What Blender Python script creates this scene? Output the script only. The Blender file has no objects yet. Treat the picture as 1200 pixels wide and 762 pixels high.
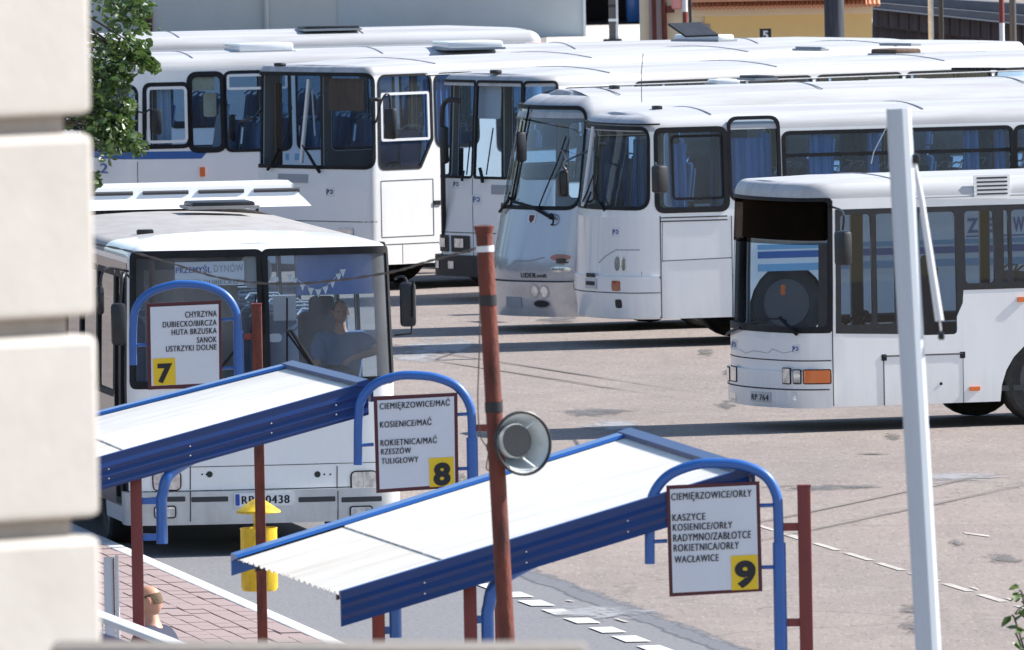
import bpy, bmesh, math, random
from mathutils import Vector as V, Matrix as MX, noise
from mathutils.geometry import delaunay_2d_cdt as cdt
R = math.radians
rnd = random.Random(7)
sc = bpy.context.scene
C = sc.collection
# ------------------------------------------------------------------ camera
F = 18000.0; H = 8.2; ROLL = 0.018
PIT = math.atan(751 / F)
cp, sp = math.cos(PIT), math.sin(PIT)
FW = V((0, cp, -sp)); R0 = V((1, 0, 0)); U0 = V((0, sp, cp))
UP = U0 * math.cos(ROLL) + R0 * math.sin(ROLL); RT = R0 * math.cos(ROLL) - U0 * math.sin(ROLL)
CAM = V((0, 0, H))
cd = bpy.data.cameras.new('camera'); cam = bpy.data.objects.new('camera', cd); C.objects.link(cam)
cam.matrix_world = MX(((RT.x, UP.x, -FW.x, 0), (RT.y, UP.y, -FW.y, 0), (RT.z, UP.z, -FW.z, H), (0, 0, 0, 1)))
cd.sensor_width = 36; cd.lens = F / 1200 * 36; cd.clip_start = 1; cd.clip_end = 5000
cd.dof.use_dof = True; cd.dof.focus_distance = 150; cd.dof.aperture_fstop = 21
sc.camera = cam
# ------------------------------------------------------------------ light
SUN = V((math.cos(R(14.5)), math.sin(R(14.5)), 0.83)).normalized()
w = bpy.data.worlds.new('World'); sc.world = w; w.use_nodes = True
nt = w.node_tree; bgn = nt.nodes['Background']; sk = nt.nodes.new('ShaderNodeTexSky')
sk.sky_type = 'NISHITA'; sk.sun_disc = False; sk.sun_elevation = math.asin(SUN.z); sk.sun_rotation = math.atan2(SUN.x, SUN.y)
sk.air_density = 1.0; sk.dust_density = 0.6; sk.ozone_density = 1.5
nt.links.new(sk.outputs[0], bgn.inputs[0]); bgn.inputs[1].default_value = 0.105
sl = bpy.data.lights.new('sun', 'SUN'); sl.energy = 5.0; sl.angle = R(0.5); sl.color = (1, 0.965, 0.915)
so = bpy.data.objects.new('sun', sl); C.objects.link(so); so.rotation_euler = SUN.to_track_quat('Z', 'Y').to_euler(); so.location = (40, 10, 40)
sc.view_settings.view_transform = 'Standard'; sc.view_settings.look = 'None'
sc.view_settings.exposure = 0.83; sc.view_settings.gamma = 1
# ------------------------------------------------------------------ pixel <-> world
def ray(px, py): return FW + RT * ((px - 600) / F) + UP * ((381 - py) / F)
def G(px, py, z=0.0):
    d = ray(px, py); t = (z - H) / d.z; return CAM + d * t
def PD(px, py, D):
    d = ray(px, py); return CAM + d * (D / d.y)
def PS(px, py, s): return PD(px, py, F / s)
def proj(p):
    q = p - CAM; k = q.dot(FW); return (600 + F * q.dot(RT) / k, 381 - F * q.dot(UP) / k)
# ------------------------------------------------------------------ materials
def mat(name, col, rough=0.5, metal=0.0, dirt=None, dscale=3.0, damt=0.3, bump=0.0, bscale=40.0, coat=0.0, stretch=(1, 1, 1), spec=0.5, emis=None):
    m = bpy.data.materials.new(name); m.use_nodes = True; t = m.node_tree; b = t.nodes['Principled BSDF']
    b.inputs['Base Color'].default_value = (*col, 1); b.inputs['Roughness'].default_value = rough; b.inputs['Metallic'].default_value = metal
    b.inputs['Coat Weight'].default_value = coat; b.inputs['Coat Roughness'].default_value = 0.05; b.inputs['Specular IOR Level'].default_value = spec
    tc = t.nodes.new('ShaderNodeTexCoord'); mp = t.nodes.new('ShaderNodeMapping'); mp.inputs['Scale'].default_value = stretch
    t.links.new(tc.outputs['Object'], mp.inputs[0])
    if dirt:
        n = t.nodes.new('ShaderNodeTexNoise'); n.inputs['Scale'].default_value = dscale; n.inputs['Detail'].default_value = 9; n.inputs['Roughness'].default_value = 0.65
        t.links.new(mp.outputs[0], n.inputs['Vector'])
        r = t.nodes.new('ShaderNodeMapRange'); r.inputs[1].default_value = 0.42; r.inputs[2].default_value = 0.75; r.inputs[3].default_value = 0; r.inputs[4].default_value = damt
        t.links.new(n.outputs[0], r.inputs[0])
        x = t.nodes.new('ShaderNodeMix'); x.data_type = 'RGBA'; x.inputs[6].default_value = (*col, 1); x.inputs[7].default_value = (*dirt, 1)
        t.links.new(r.outputs[0], x.inputs[0]); t.links.new(x.outputs[2], b.inputs['Base Color'])
    if bump:
        n = t.nodes.new('ShaderNodeTexNoise'); n.inputs['Scale'].default_value = bscale; n.inputs['Detail'].default_value = 5
        t.links.new(mp.outputs[0], n.inputs['Vector'])
        bp = t.nodes.new('ShaderNodeBump'); bp.inputs['Strength'].default_value = bump; bp.inputs['Distance'].default_value = 0.02
        t.links.new(n.outputs[0], bp.inputs['Height']); t.links.new(bp.outputs[0], b.inputs['Normal'])
    return m
def glassmat(name, tint, refl=1.0, rough=0.015, ior=1.5, dust_haze=0.0, dcol=(.5, .48, .45)):
    m = bpy.data.materials.new(name); m.use_nodes = True; t = m.node_tree
    for n in list(t.nodes): t.nodes.remove(n)
    o = t.nodes.new('ShaderNodeOutputMaterial'); mx = t.nodes.new('ShaderNodeMixShader'); tr = t.nodes.new('ShaderNodeBsdfTransparent')
    gl = t.nodes.new('ShaderNodeBsdfGlossy'); fr = t.nodes.new('ShaderNodeFresnel'); fr.inputs[0].default_value = ior
    tr.inputs[0].default_value = (*tint, 1); gl.inputs['Color'].default_value = (refl, refl, refl, 1); gl.inputs['Roughness'].default_value = rough
    tc = t.nodes.new('ShaderNodeTexCoord'); n = t.nodes.new('ShaderNodeTexNoise'); n.inputs['Scale'].default_value = 0.9; n.inputs['Detail'].default_value = 1
    bp = t.nodes.new('ShaderNodeBump'); bp.inputs['Strength'].default_value = 0.12; bp.inputs['Distance'].default_value = 0.02
    t.links.new(tc.outputs['Object'], n.inputs['Vector']); t.links.new(n.outputs[0], bp.inputs['Height']); t.links.new(bp.outputs[0], gl.inputs['Normal'])
    ge = t.nodes.new('ShaderNodeNewGeometry'); iv = t.nodes.new('ShaderNodeMath'); iv.operation = 'SUBTRACT'; iv.inputs[0].default_value = 1; t.links.new(ge.outputs['Backfacing'], iv.inputs[1])
    mu = t.nodes.new('ShaderNodeMath'); mu.operation = 'MULTIPLY'; t.links.new(fr.outputs[0], mu.inputs[0]); t.links.new(iv.outputs[0], mu.inputs[1])
    t.links.new(mu.outputs[0], mx.inputs[0]); t.links.new(tr.outputs[0], mx.inputs[1]); t.links.new(gl.outputs[0], mx.inputs[2]); 
    if dust_haze:
        df = t.nodes.new('ShaderNodeBsdfDiffuse'); df.inputs[0].default_value = (*dcol, 1); m2 = t.nodes.new('ShaderNodeMixShader')
        n2 = t.nodes.new('ShaderNodeTexNoise'); n2.inputs['Scale'].default_value = 1.5; n2.inputs['Detail'].default_value = 6; mp = t.nodes.new('ShaderNodeMapping'); mp.inputs['Scale'].default_value = (1, 1, .5); mp.inputs['Rotation'].default_value = (.6, 0, 0)
        t.links.new(tc.outputs['Object'], mp.inputs[0]); t.links.new(mp.outputs[0], n2.inputs['Vector'])
        r = t.nodes.new('ShaderNodeMapRange'); r.inputs[1].default_value = .3; r.inputs[2].default_value = .7; r.inputs[3].default_value = dust_haze * .1; r.inputs[4].default_value = dust_haze * 1.9; t.links.new(n2.outputs[0], r.inputs[0])
        t.links.new(r.outputs[0], m2.inputs[0]); t.links.new(mx.outputs[0], m2.inputs[1]); t.links.new(df.outputs[0], m2.inputs[2]); t.links.new(m2.outputs[0], o.inputs[0])
    else: t.links.new(mx.outputs[0], o.inputs[0])
    return m
M = {}
M['white'] = mat('bus_white_paint', (0.86, 0.865, 0.865), 0.32, dirt=(0.60, 0.57, 0.52), dscale=1.7, damt=0.16, bump=0.35, bscale=1.3, coat=0.6, stretch=(1, 1, 0.35))
M['roofw'] = mat('bus_roof_paint', (0.50, 0.505, 0.52), 0.5, dirt=(0.30, 0.28, 0.27), dscale=2.2, damt=0.9, stretch=(0.12, 1.6, 1))
M['roofd'] = mat('dusty_roof_paint', (0.36, 0.345, 0.335), 0.7, dirt=(0.25, 0.22, 0.20), dscale=2.0, damt=0.7, stretch=(0.6, 2, 1))
M['silver'] = mat('bus_silver_paint', (0.42, 0.45, 0.52), 0.25, metal=0.35, dirt=(0.42, 0.40, 0.38), dscale=1.5, damt=0.3, coat=0.6)
M['bumps'] = mat('bus_bumper_grey', (0.60, 0.59, 0.61), 0.22, metal=0.3, dirt=(0.33, 0.29, 0.28), dscale=3.0, damt=0.5, coat=0.6)
M['grime'] = mat('grey_bumper_paint', (0.60, 0.60, 0.60), 0.4, dirt=(0.33, 0.30, 0.27), dscale=3.0, damt=0.45, coat=0.3)
M['rub'] = mat('black_rubber', (0.010, 0.011, 0.014), 0.6, dirt=(0.03, 0.03, 0.03), dscale=6, damt=0.4, spec=.25)
M['blk'] = mat('black_plastic', (0.012, 0.013, 0.017), 0.45, dirt=(0.035, 0.035, 0.035), dscale=8, damt=0.5)
M['seam'] = mat('panel_gap', (0.05, 0.05, 0.055), 0.8)
M['lin'] = mat('bus_interior_lining', (0.20, 0.195, 0.19), 0.8)
M['linw'] = mat('pale_interior_lining', (0.34, 0.33, 0.32), 0.8)
M['flr'] = mat('bus_floor', (0.06, 0.06, 0.065), 0.7)
M['seat'] = mat('seat_fabric', (0.13, 0.18, 0.28), 0.9, dirt=(0.12, 0.16, 0.26), dscale=9, damt=0.8)
M['seatg'] = mat('seat_back_shell', (0.45, 0.52, 0.60), 0.6)
M['cur'] = mat('blue_curtain', (0.06, 0.17, 0.38), 0.9, dirt=(0.14, 0.29, 0.50), dscale=5, damt=0.9, stretch=(6, 6, .4))
M['curb'] = mat('brown_curtain', (0.13, 0.085, 0.06), 0.9, dirt=(0.06, 0.04, 0.03), dscale=6, damt=0.7, stretch=(5, 5, 0.4))
M['gl'] = glassmat('window_glass', (0.58, 0.71, 0.83), .7, dust_haze=.03)
M['gla'] = glassmat('dusty_hazed_windshield_glass', (0.80, 0.87, 0.92), 1.0, ior=1.6, dust_haze=.13, dcol=(.62, .64, .68))  # pale dust layer, also painting in the hazy reflections on the pane
M['glw'] = glassmat('windshield_glass', (0.80, 0.87, 0.92), .6, ior=1.40, dust_haze=.04, rough=.03)
M['gle'] = glassmat('reflective_windshield_glass', (0.60, 0.72, 0.80), 1.0, ior=1.7, dust_haze=.05)
M['gld'] = glassmat('dark_window_glass', (0.26, 0.33, 0.40), 1.0)
M['glt'] = glassmat('dark_top_band', (0.30, 0.26, 0.23), 0.6, ior=1.4)
def low_grime(m, zt=.95, amt=.5, col=(.34, .30, .26)):
    t = m.node_tree; b = t.nodes['Principled BSDF']; src = b.inputs['Base Color'].links[0].from_socket; N = t.nodes.new; K = t.links.new
    tc = N('ShaderNodeTexCoord'); sx = N('ShaderNodeSeparateXYZ'); K(tc.outputs['Object'], sx.inputs[0])
    mp = N('ShaderNodeMapping'); mp.inputs['Scale'].default_value = (7, 7, .9); K(tc.outputs['Object'], mp.inputs[0]); n = N('ShaderNodeTexNoise'); n.inputs['Scale'].default_value = 1.6; n.inputs['Detail'].default_value = 8; n.inputs['Roughness'].default_value = .7; K(mp.outputs[0], n.inputs['Vector'])
    a = N('ShaderNodeMath'); a.operation = 'MULTIPLY_ADD'; K(n.outputs[0], a.inputs[0]); a.inputs[1].default_value = 1.1; a.inputs[2].default_value = zt - .8
    d = N('ShaderNodeMath'); d.operation = 'SUBTRACT'; K(a.outputs[0], d.inputs[0]); K(sx.outputs[2], d.inputs[1])
    r = N('ShaderNodeMapRange'); r.inputs[1].default_value = -.1; r.inputs[2].default_value = .55; r.inputs[4].default_value = amt; K(d.outputs[0], r.inputs[0])
    r2 = N('ShaderNodeMapRange'); r2.inputs[1].default_value = .52; r2.inputs[2].default_value = .75; r2.inputs[4].default_value = amt * .2; K(n.outputs[0], r2.inputs[0]); mxx = N('ShaderNodeMath'); mxx.operation = 'MAXIMUM'; K(r.outputs[0], mxx.inputs[0]); K(r2.outputs[0], mxx.inputs[1])
    x = N('ShaderNodeMix'); x.data_type = 'RGBA'; K(mxx.outputs[0], x.inputs[0]); K(src, x.inputs[6]); x.inputs[7].default_value = (*col, 1); K(x.outputs[2], b.inputs['Base Color'])
low_grime(M['white'], .78, .24); low_grime(M['silver'], 1.0, .35); low_grime(M['grime'], .6, .5)
M['lens'] = mat('lamp_lens', (0.72, 0.75, 0.78), 0.08, metal=0.6, coat=1, dirt=(0.1, 0.11, 0.12), dscale=12, damt=0.8)
M['org'] = mat('orange_lens', (0.75, 0.16, 0.02), 0.2, coat=1)
M['orgd'] = mat('dark_orange_lens', (0.33, 0.06, 0.015), 0.2, coat=1)
M['chr'] = mat('bright_metal', (0.6, 0.6, 0.6), 0.3, metal=0.9)
M['alu'] = mat('white_trim', (0.72, 0.73, 0.74), 0.4)
M['tyre'] = mat('tyre_rubber', (0.02, 0.02, 0.021), 0.8, dirt=(0.09, 0.085, 0.08), dscale=4, damt=0.6)
M['rim'] = mat('wheel_rim', (0.09, 0.09, 0.10), 0.5, metal=0.4, dirt=(0.12, 0.1, 0.09), dscale=6, damt=0.7)
M['ppl'] = mat('plate_white', (0.75, 0.76, 0.77), 0.5)
M['pbl'] = mat('plate_blue', (0.02, 0.07, 0.38), 0.5)
M['logob'] = mat('print_blue', (0.02, 0.08, 0.33), 0.6)
M['logok'] = mat('print_black', (0.015, 0.015, 0.02), 0.6)
M['logog'] = mat('print_grey', (0.33, 0.35, 0.38), 0.6)
M['stripe'] = mat('blue_stripe', (0.04, 0.12, 0.36), 0.45)
M['stripel'] = mat('pale_blue_stripe', (0.20, 0.42, 0.62), 0.45)
M['blue'] = mat('blue_pipe_paint', (0.02, 0.12, 0.42), 0.4, dirt=(0.03, 0.10, 0.30), dscale=7, damt=0.6, coat=0.3)
M['bluef'] = mat('blue_flashing', (0.004, 0.034, 0.165), 0.42, dirt=(0.01, 0.035, 0.10), dscale=4, damt=0.5, coat=0.15)
M['red'] = mat('maroon_post_paint', (0.20, 0.035, 0.028), 0.55, dirt=(0.12, 0.022, 0.018), dscale=6, damt=0.5, stretch=(1, 1, .4))
M['rust'] = mat('rusty_red_steel', (0.17, 0.040, 0.024), 0.75, dirt=(0.045, 0.015, 0.012), dscale=7, damt=0.95, bump=0.4, bscale=30, stretch=(2, 2, .5))
M['maroon'] = mat('maroon_frame', (0.085, 0.012, 0.02), 0.5)
M['board'] = mat('sign_board_white', (0.68, 0.72, 0.78), 0.55, dirt=(0.55, 0.56, 0.58), dscale=3, damt=0.3)
M['yel'] = mat('sign_yellow', (0.80, 0.55, 0.015), 0.5)
M['yelb'] = mat('bin_yellow', (0.78, 0.53, 0.012), 0.5, dirt=(0.30, 0.19, 0.03), dscale=9, damt=0.9, stretch=(1, 1, .5))
M['sheetl'] = mat('stained_roof_sheet', (0.82, 0.78, 0.71), 0.55, dirt=(0.52, 0.43, 0.30), dscale=1.1, damt=0.55, stretch=(0.6, 3.0, 1))
M['visor'] = mat('dark_brown_visor', (0.05, 0.04, 0.034), .5, dirt=(.015, .013, .012), dscale=2.5, damt=.9)
M['sheet'] = mat('white_roof_sheet', (0.84, 0.81, 0.76), 0.5, dirt=(0.50, 0.45, 0.38), dscale=2.4, damt=0.5, stretch=(0.5, 2.2, 1))
M['tile'] = mat('roof_tile', (0.62, 0.30, 0.18), 0.8, dirt=(0.4, 0.2, 0.13), dscale=4, damt=0.7)
# ------------------------------------------------------------------ object helpers
def tag(o, label=None, cat=None, group=None, kind=None):
    if label: o['label'] = label
    if cat: o['category'] = cat
    if group: o['group'] = group
    if kind: o['kind'] = kind
    return o
def thing(name, label, cat, loc=(0, 0, 0), rz=0, group=None):
    o = bpy.data.objects.new(name, None); C.objects.link(o); o.location = loc; o.rotation_euler = (0, 0, rz)
    o.empty_display_size = 0.3; return tag(o, label, cat, group)
def mesh_obj(name, me, m, parent=None):
    o = bpy.data.objects.new(name, me); C.objects.link(o)
    if m is not None and len(me.materials) == 0: me.materials.append(m)
    if parent is not None: o.parent = parent
    return o
def obj(name, bm, m, parent=None, smooth=True, world=False, ang=32, norm=True):
    """bmesh -> object; world=True: vertices are in world space, parent is an unrotated Empty"""
    if norm: bmesh.ops.recalc_face_normals(bm, faces=bm.faces)
    if world:
        off = V(parent.location) if parent is not None and parent.parent is None else (V(parent.location) + V(parent.parent.location) if parent is not None else V((0, 0, 0)))
        if parent is None:
            off = sum((v.co for v in bm.verts), V()) / max(1, len(bm.verts))
        bmesh.ops.translate(bm, vec=-off, verts=bm.verts)
    me = bpy.data.meshes.new(name); bm.to_mesh(me); bm.free()
    if smooth:
        me.shade_smooth(); me.set_sharp_from_angle(angle=R(ang))
    o = mesh_obj(name, me, m, parent)
    if world and parent is None: o.location = off
    return o
def box(bm, c, s, rot=None, bev=0.0):
    m = MX.Translation(V(c)) @ (rot.to_4x4() if rot is not None else MX.Identity(4)) @ MX.Diagonal((*s, 1))
    r = bmesh.ops.create_cube(bm, size=1, matrix=m)
    if bev:
        es = list({e for v in r['verts'] for e in v.link_edges})
        bmesh.ops.bevel(bm, geom=es, offset=bev, segments=2, affect='EDGES', profile=0.5)
    return bm
def boxo(name, c, s, m, parent=None, rot=None, bev=0.0, world=False):
    return obj(name, box(bmesh.new(), c, s, rot, bev), m, parent, world=world)
def tube(bm, pts, r, n=8, caps=True):
    pts = [V(p) for p in pts]; rr = r if isinstance(r, (list, tuple)) else [r] * len(pts)
    rings = []; pn = None
    for i, p in enumerate(pts):
        t = (pts[min(i + 1, len(pts) - 1)] - pts[max(i - 1, 0)]).normalized()
        if pn is None: a = t.orthogonal().normalized()
        else: a = (pn - t * pn.dot(t)).normalized()
        pn = a; b = t.cross(a)
        rings.append([bm.verts.new(p + (a * math.cos(2 * math.pi * k / n) + b * math.sin(2 * math.pi * k / n)) * rr[i]) for k in range(n)])
    for i in range(len(rings) - 1):
        for k in range(n): bm.faces.new((rings[i][k], rings[i][(k + 1) % n], rings[i + 1][(k + 1) % n], rings[i + 1][k]))
    if caps: bm.faces.new(rings[0][::-1]); bm.faces.new(rings[-1])
    return bm
def tubeo(name, pts, r, m, parent=None, n=8, world=False): return obj(name, tube(bmesh.new(), pts, r, n), m, parent, world=world, ang=50)
def smoothpath(pts, n=6):
    pts = [V(p) for p in pts]; out = []
    for i in range(len(pts) - 1):
        p0 = pts[max(i - 1, 0)]; p1 = pts[i]; p2 = pts[i + 1]; p3 = pts[min(i + 2, len(pts) - 1)]
        for k in range(n):
            t = k / n; out.append(0.5 * ((2 * p1) + (p2 - p0) * t + (2 * p0 - 5 * p1 + 4 * p2 - p3) * t * t + (3 * p1 - p0 - 3 * p2 + p3) * t ** 3))
    out.append(pts[-1]); return out
def lathe(bm, prof, n=24, mtx=MX.Identity(4), caps=True):
    """prof: (r, h) along local z"""
    rings = []
    for r, h in prof: rings.append([bm.verts.new(mtx @ V((r * math.cos(2 * math.pi * k / n), r * math.sin(2 * math.pi * k / n), h))) for k in range(n)])
    for i in range(len(rings) - 1):
        for k in range(n): bm.faces.new((rings[i][k], rings[i][(k + 1) % n], rings[i + 1][(k + 1) % n], rings[i + 1][k]))
    if caps and prof[0][0] > 1e-4: bm.faces.new(rings[0][::-1])
    if caps and prof[-1][0] > 1e-4: bm.faces.new(rings[-1])
    return bm
FONTC = {}
def text_geo(s, bold=0.012):
    """triangulated flat text, normalised: x 0..w, y 0..capheight 1 (accents above)"""
    if s in FONTC: return FONTC[s]
    c = bpy.data.curves.new('t', 'FONT'); c.body = s; c.size = 1; c.offset = bold; c.space_character = 1.14
    o = bpy.data.objects.new('t', c); C.objects.link(o); dg = bpy.context.evaluated_depsgraph_get()
    me = bpy.data.meshes.new_from_object(o.evaluated_get(dg)); C.objects.unlink(o); bpy.data.objects.remove(o); bpy.data.curves.remove(c)
    vs = [v.co.copy() for v in me.vertices]; fs = [tuple(p.vertices) for p in me.polygons]; bpy.data.meshes.remove(me)
    x0 = min(v.x for v in vs); x1 = max(v.x for v in vs)
    vs = [V((v.x - x0, v.y / 0.729, 0)) for v in vs]
    FONTC[s] = (vs, fs, x1 - x0); return FONTC[s]
def text_bm(s, fn, u0, v0, wd, ht, bold=0.012):
    multi = len(s) > 1; vs, fs, w0 = text_geo(s, 0 if multi else bold); bm = bmesh.new(); em = .028 * (bold > 0)
    for k, dx in enumerate((-em, 0, em) if multi and em else (0,)):
        bv = [bm.verts.new(fn(u0 + (v.x + dx) / w0 * wd, v0 + v.y * ht) + V((0, -.0004 * k, 0))) for v in vs]
        for f in fs:
            try: bm.faces.new([bv[i] for i in f])
            except ValueError: pass
    return bm
# ------------------------------------------------------------------ buses
def rrect(u0, z0, u1, z1, r=0.08, n=5):
    if u0 > u1: u0, u1 = u1, u0
    if z0 > z1: z0, z1 = z1, z0
    r = min(r, (u1 - u0) * .49, (z1 - z0) * .49)
    return rpoly([(u0, z0), (u1, z0), (u1, z1), (u0, z1)], r, n)
def rpoly(P, r, n=5):
    out = []; N = len(P)
    for i in range(N):
        p = V(P[i]); a = V(P[i - 1]) - p; b = V(P[(i + 1) % N]) - p
        rr = r[i] if isinstance(r, (list, tuple)) else r
        if rr < 1e-4: out.append((p.x, p.y)); continue
        la, lb = a.length, b.length; a.normalize(); b.normalize(); th = a.angle(b); d = min(rr / math.tan(th / 2), la * .49, lb * .49)
        q0 = p + a * d; q1 = p + b * d
        for k in range(n + 1):
            t = k / n; q = q0 * (1 - t) ** 2 + p * 2 * t * (1 - t) + q1 * t * t; out.append((q.x, q.y))
    return out
def grow(poly, d):
    out = []; N = len(poly); A = sum(poly[i][0] * poly[(i + 1) % N][1] - poly[(i + 1) % N][0] * poly[i][1] for i in range(N))
    sg = 1 if A > 0 else -1
    for i in range(N):
        a = V(poly[i - 1]); b = V(poly[i]); c = V(poly[(i + 1) % N])
        e1 = (b - a); e2 = (c - b)
        n1 = V((e1.y, -e1.x)).normalized() if e1.length > 1e-9 else V((0, 0)); n2 = V((e2.y, -e2.x)).normalized() if e2.length > 1e-9 else V((0, 0))
        n = (n1 + n2)
        if n.length > 1e-6: n.normalize(); k = d / max(0.5, n.dot(n1) if n1.length > .5 else 1)
        else: k = 0
        q = b + n * k * sg; out.append((q.x, q.y))
    return out
def inside(p, poly):
    c = False; n = len(poly)
    for i in range(n):
        a = poly[i]; b = poly[i - 1]
        if (a[1] > p[1]) != (b[1] > p[1]) and p[0] < (b[0] - a[0]) * (p[1] - a[1]) / (b[1] - a[1]) + a[0]: c = not c
    return c
class Bus:
    def __init__(s, label, th, ref, W=2.5, L=11.5, rc=0.32, b=0.12, z0=0.33, zt=2.75, ztop=3.0, rake=((0, 0), (3.2, 0)), xf=1.6, tumble=0.03, zb=1.6, rr=0.2, wall='white', roof='roofw', group=None, name='bus', lining='lin', flz=0.95):
        s.W, s.L, s.rc, s.b, s.z0, s.zt, s.ztop, s.rake, s.xf, s.tum, s.zb, s.rr = W, L, rc, b, z0, zt, ztop, rake, xf, tumble, zb, rr
        hw = W / 2; a = hw - rc
        for _ in range(8): ph = math.atan(2 * b / a); a = hw - rc * (1 - math.sin(ph))
        s.a = a; s.ph = math.atan(2 * b / a); s.ua = a; s.ub = a + rc * (math.pi / 2 - s.ph); s.xs = b + rc * math.cos(s.ph)
        s.uc = s.ub + (L - 0.2 - s.xs); s.ud = s.uc + 0.2 * math.pi / 2; s.ue = s.ud + (hw - 0.2)
        s.th = th; s.rot = MX.Rotation(th, 4, 'Z'); s.flz = flz
        u, z, px, py = ref
        u = s.ub if u == 'n' else (-s.ub if u == 'f' else u)
        g = G(px, py, z); m = s.rot @ s.map(u, z); s.org = V((g.x - m.x, g.y - m.y, 0))
        s.t = thing(name, label, 'bus', s.org, th, group)
        s.MW = MX.Translation(s.org) @ s.rot
        s.wall, s.roofm, s.linm = M[wall], M[roof], M[lining]
        s.holes = []
    def plan(s, u):
        sg = -1 if u >= 0 else 1; q = abs(u); hw = s.W / 2
        if q <= s.ua: x = s.b * (q / s.a) ** 2; y = q; dx = 2 * s.b * q / s.a ** 2; l = math.hypot(1, dx); n = (-1 / l, dx / l)
        elif q <= s.ub:
            t = s.ph + (q - s.ua) / s.rc; x = s.b + s.rc * (math.sin(s.ph + 0) * 0 + (math.cos(s.ph) - math.cos(t))); y = s.a + s.rc * (math.sin(t) - math.sin(s.ph)); n = (-math.cos(t), math.sin(t))
        elif q <= s.uc: x = s.xs + q - s.ub; y = hw; n = (0, 1)
        elif q <= s.ud: t = (q - s.uc) / 0.2; x = s.L - .2 + .2 * math.sin(t); y = hw - .2 + .2 * math.cos(t); n = (math.sin(t), math.cos(t))
        else: x = s.L; y = max(0, hw - .2 - (q - s.ud)); n = (1, 0)
        return x, y * sg, n[0], n[1] * sg
    def rk(s, z):
        k = s.rake
        for i in range(len(k) - 1):
            if z <= k[i + 1][0]: t = max(0, (z - k[i][0])) / (k[i + 1][0] - k[i][0]); return k[i][1] + (k[i + 1][1] - k[i][1]) * t
        return k[-1][1]
    def map(s, u, z, off=0.0):
        x, y, nx, ny = s.plan(u); fw = max(0.0, 1 - max(0, x) / s.xf)
        x2 = x + nx * off + s.rk(z) * fw; y2 = y + ny * off
        y2 *= 1 - s.tum * max(0, z - s.zb)
        return V((x2, y2, z))
    def uv(s, px, py, u=None, z=1.5):
        u = s.ub + 1 if u is None else u
        for _ in range(40):
            def f(u, z): return proj(s.MW @ s.map(u, z))
            p = f(u, z); e = 1e-3; pu = f(u + e, z); pz = f(u, z + e)
            a, b_, c, d = (pu[0] - p[0]) / e, (pz[0] - p[0]) / e, (pu[1] - p[1]) / e, (pz[1] - p[1]) / e
            det = a * d - b_ * c; rx, ry = px - p[0], py - p[1]
            if abs(det) < 1e-6: break
            du = (d * rx - b_ * ry) / det; dz = (-c * rx + a * ry) / det
            u += max(-.25, min(.25, du)); z += max(-.3, min(.3, dz))
            u = max(-s.ue, min(s.ue, u))
            if abs(du) + abs(dz) < 1e-4: break
        return u, z
    def ru(s, x0, y0, x1, y1, u=None):
        a = s.uv(x0, (y0 + y1) / 2, u)[0]; b = s.uv(x1, (y0 + y1) / 2, u)[0]; c = s.uv((x0 + x1) / 2, y0, u)[1]; d = s.uv((x0 + x1) / 2, y1, u)[1]
        return (a, d, b, c)
    def ux(s, x): return s.ub + x - s.xs
    def breaks(s, u0, u1, z0, z1):
        us = []
        for sg in (-1, 1):
            for k in range(1, 9): us.append(sg * s.ua * k / 8)
            for k in range(1, 7): us.append(sg * (s.ua + (s.ub - s.ua) * k / 6))
            for k in range(1, 5): us.append(sg * (s.ub + k * s.xf / 4))
            for k in range(0, 5): us.append(sg * (s.uc + (s.ud - s.uc) * k / 4))
        us.append(0); zs = [k[0] for k in s.rake] + [s.zb, 2.2]
        if len(s.rake) > 2: zs += [z0 + k * .25 for k in range(1, 12)]
        return [u for u in us if u0 + .004 < u < u1 - .004], [z for z in zs if z0 + .004 < z < z1 - .004]
    def patch(s, name, outline, m, holes=(), off=0.0, thick=0.0, parent=None, back=True):
        pts = []; ed = []
        for lp in [outline] + list(holes):
            b = len(pts); pts += [V(p) for p in lp]; ed += [(b + i, b + (i + 1) % len(lp)) for i in range(len(lp))]
        r = cdt(pts, ed, [], 1, 1e-5)
        bm = bmesh.new(); bv = [bm.verts.new((v.x, v.y, 0)) for v in r[0]]
        for f in r[2]:
            c = sum((r[0][i] for i in f), V((0, 0))) / len(f)
            if not inside(c, outline) or any(inside(c, h) for h in holes): continue
            bm.faces.new([bv[i] for i in f])
        bmesh.ops.delete(bm, geom=[v for v in bm.verts if not v.link_faces], context='VERTS')
        xs = [p[0] for p in outline]; zs = [p[1] for p in outline]
        ul, zl = s.breaks(min(xs), max(xs), min(zs), max(zs))
        for u in ul: bmesh.ops.bisect_plane(bm, geom=bm.verts[:] + bm.edges[:] + bm.faces[:], plane_co=(u, 0, 0), plane_no=(1, 0, 0))
        for z in zl: bmesh.ops.bisect_plane(bm, geom=bm.verts[:] + bm.edges[:] + bm.faces[:], plane_co=(0, z, 0), plane_no=(0, 1, 0))
        if thick:
            faces = [[v for v in f.verts] for f in bm.faces]; be = [e for e in bm.edges if len(e.link_faces) == 1]
            bev = [(e.verts[0], e.verts[1]) for e in be]; inner = {}
            for v in list(bm.verts): inner[v] = bm.verts.new(s.map(v.co.x, v.co.y, off - thick))
            for v in inner: v.co = s.map(v.co.x, v.co.y, off)
            if back:
                for f in faces: bm.faces.new([inner[v] for v in reversed(f)])
            for a, b in bev: bm.faces.new((a, b, inner[b], inner[a]))
        else:
            for v in bm.verts: v.co = s.map(v.co.x, v.co.y, off)
        return obj(name, bm, m, s.t if parent is None else parent, ang=40)
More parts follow.
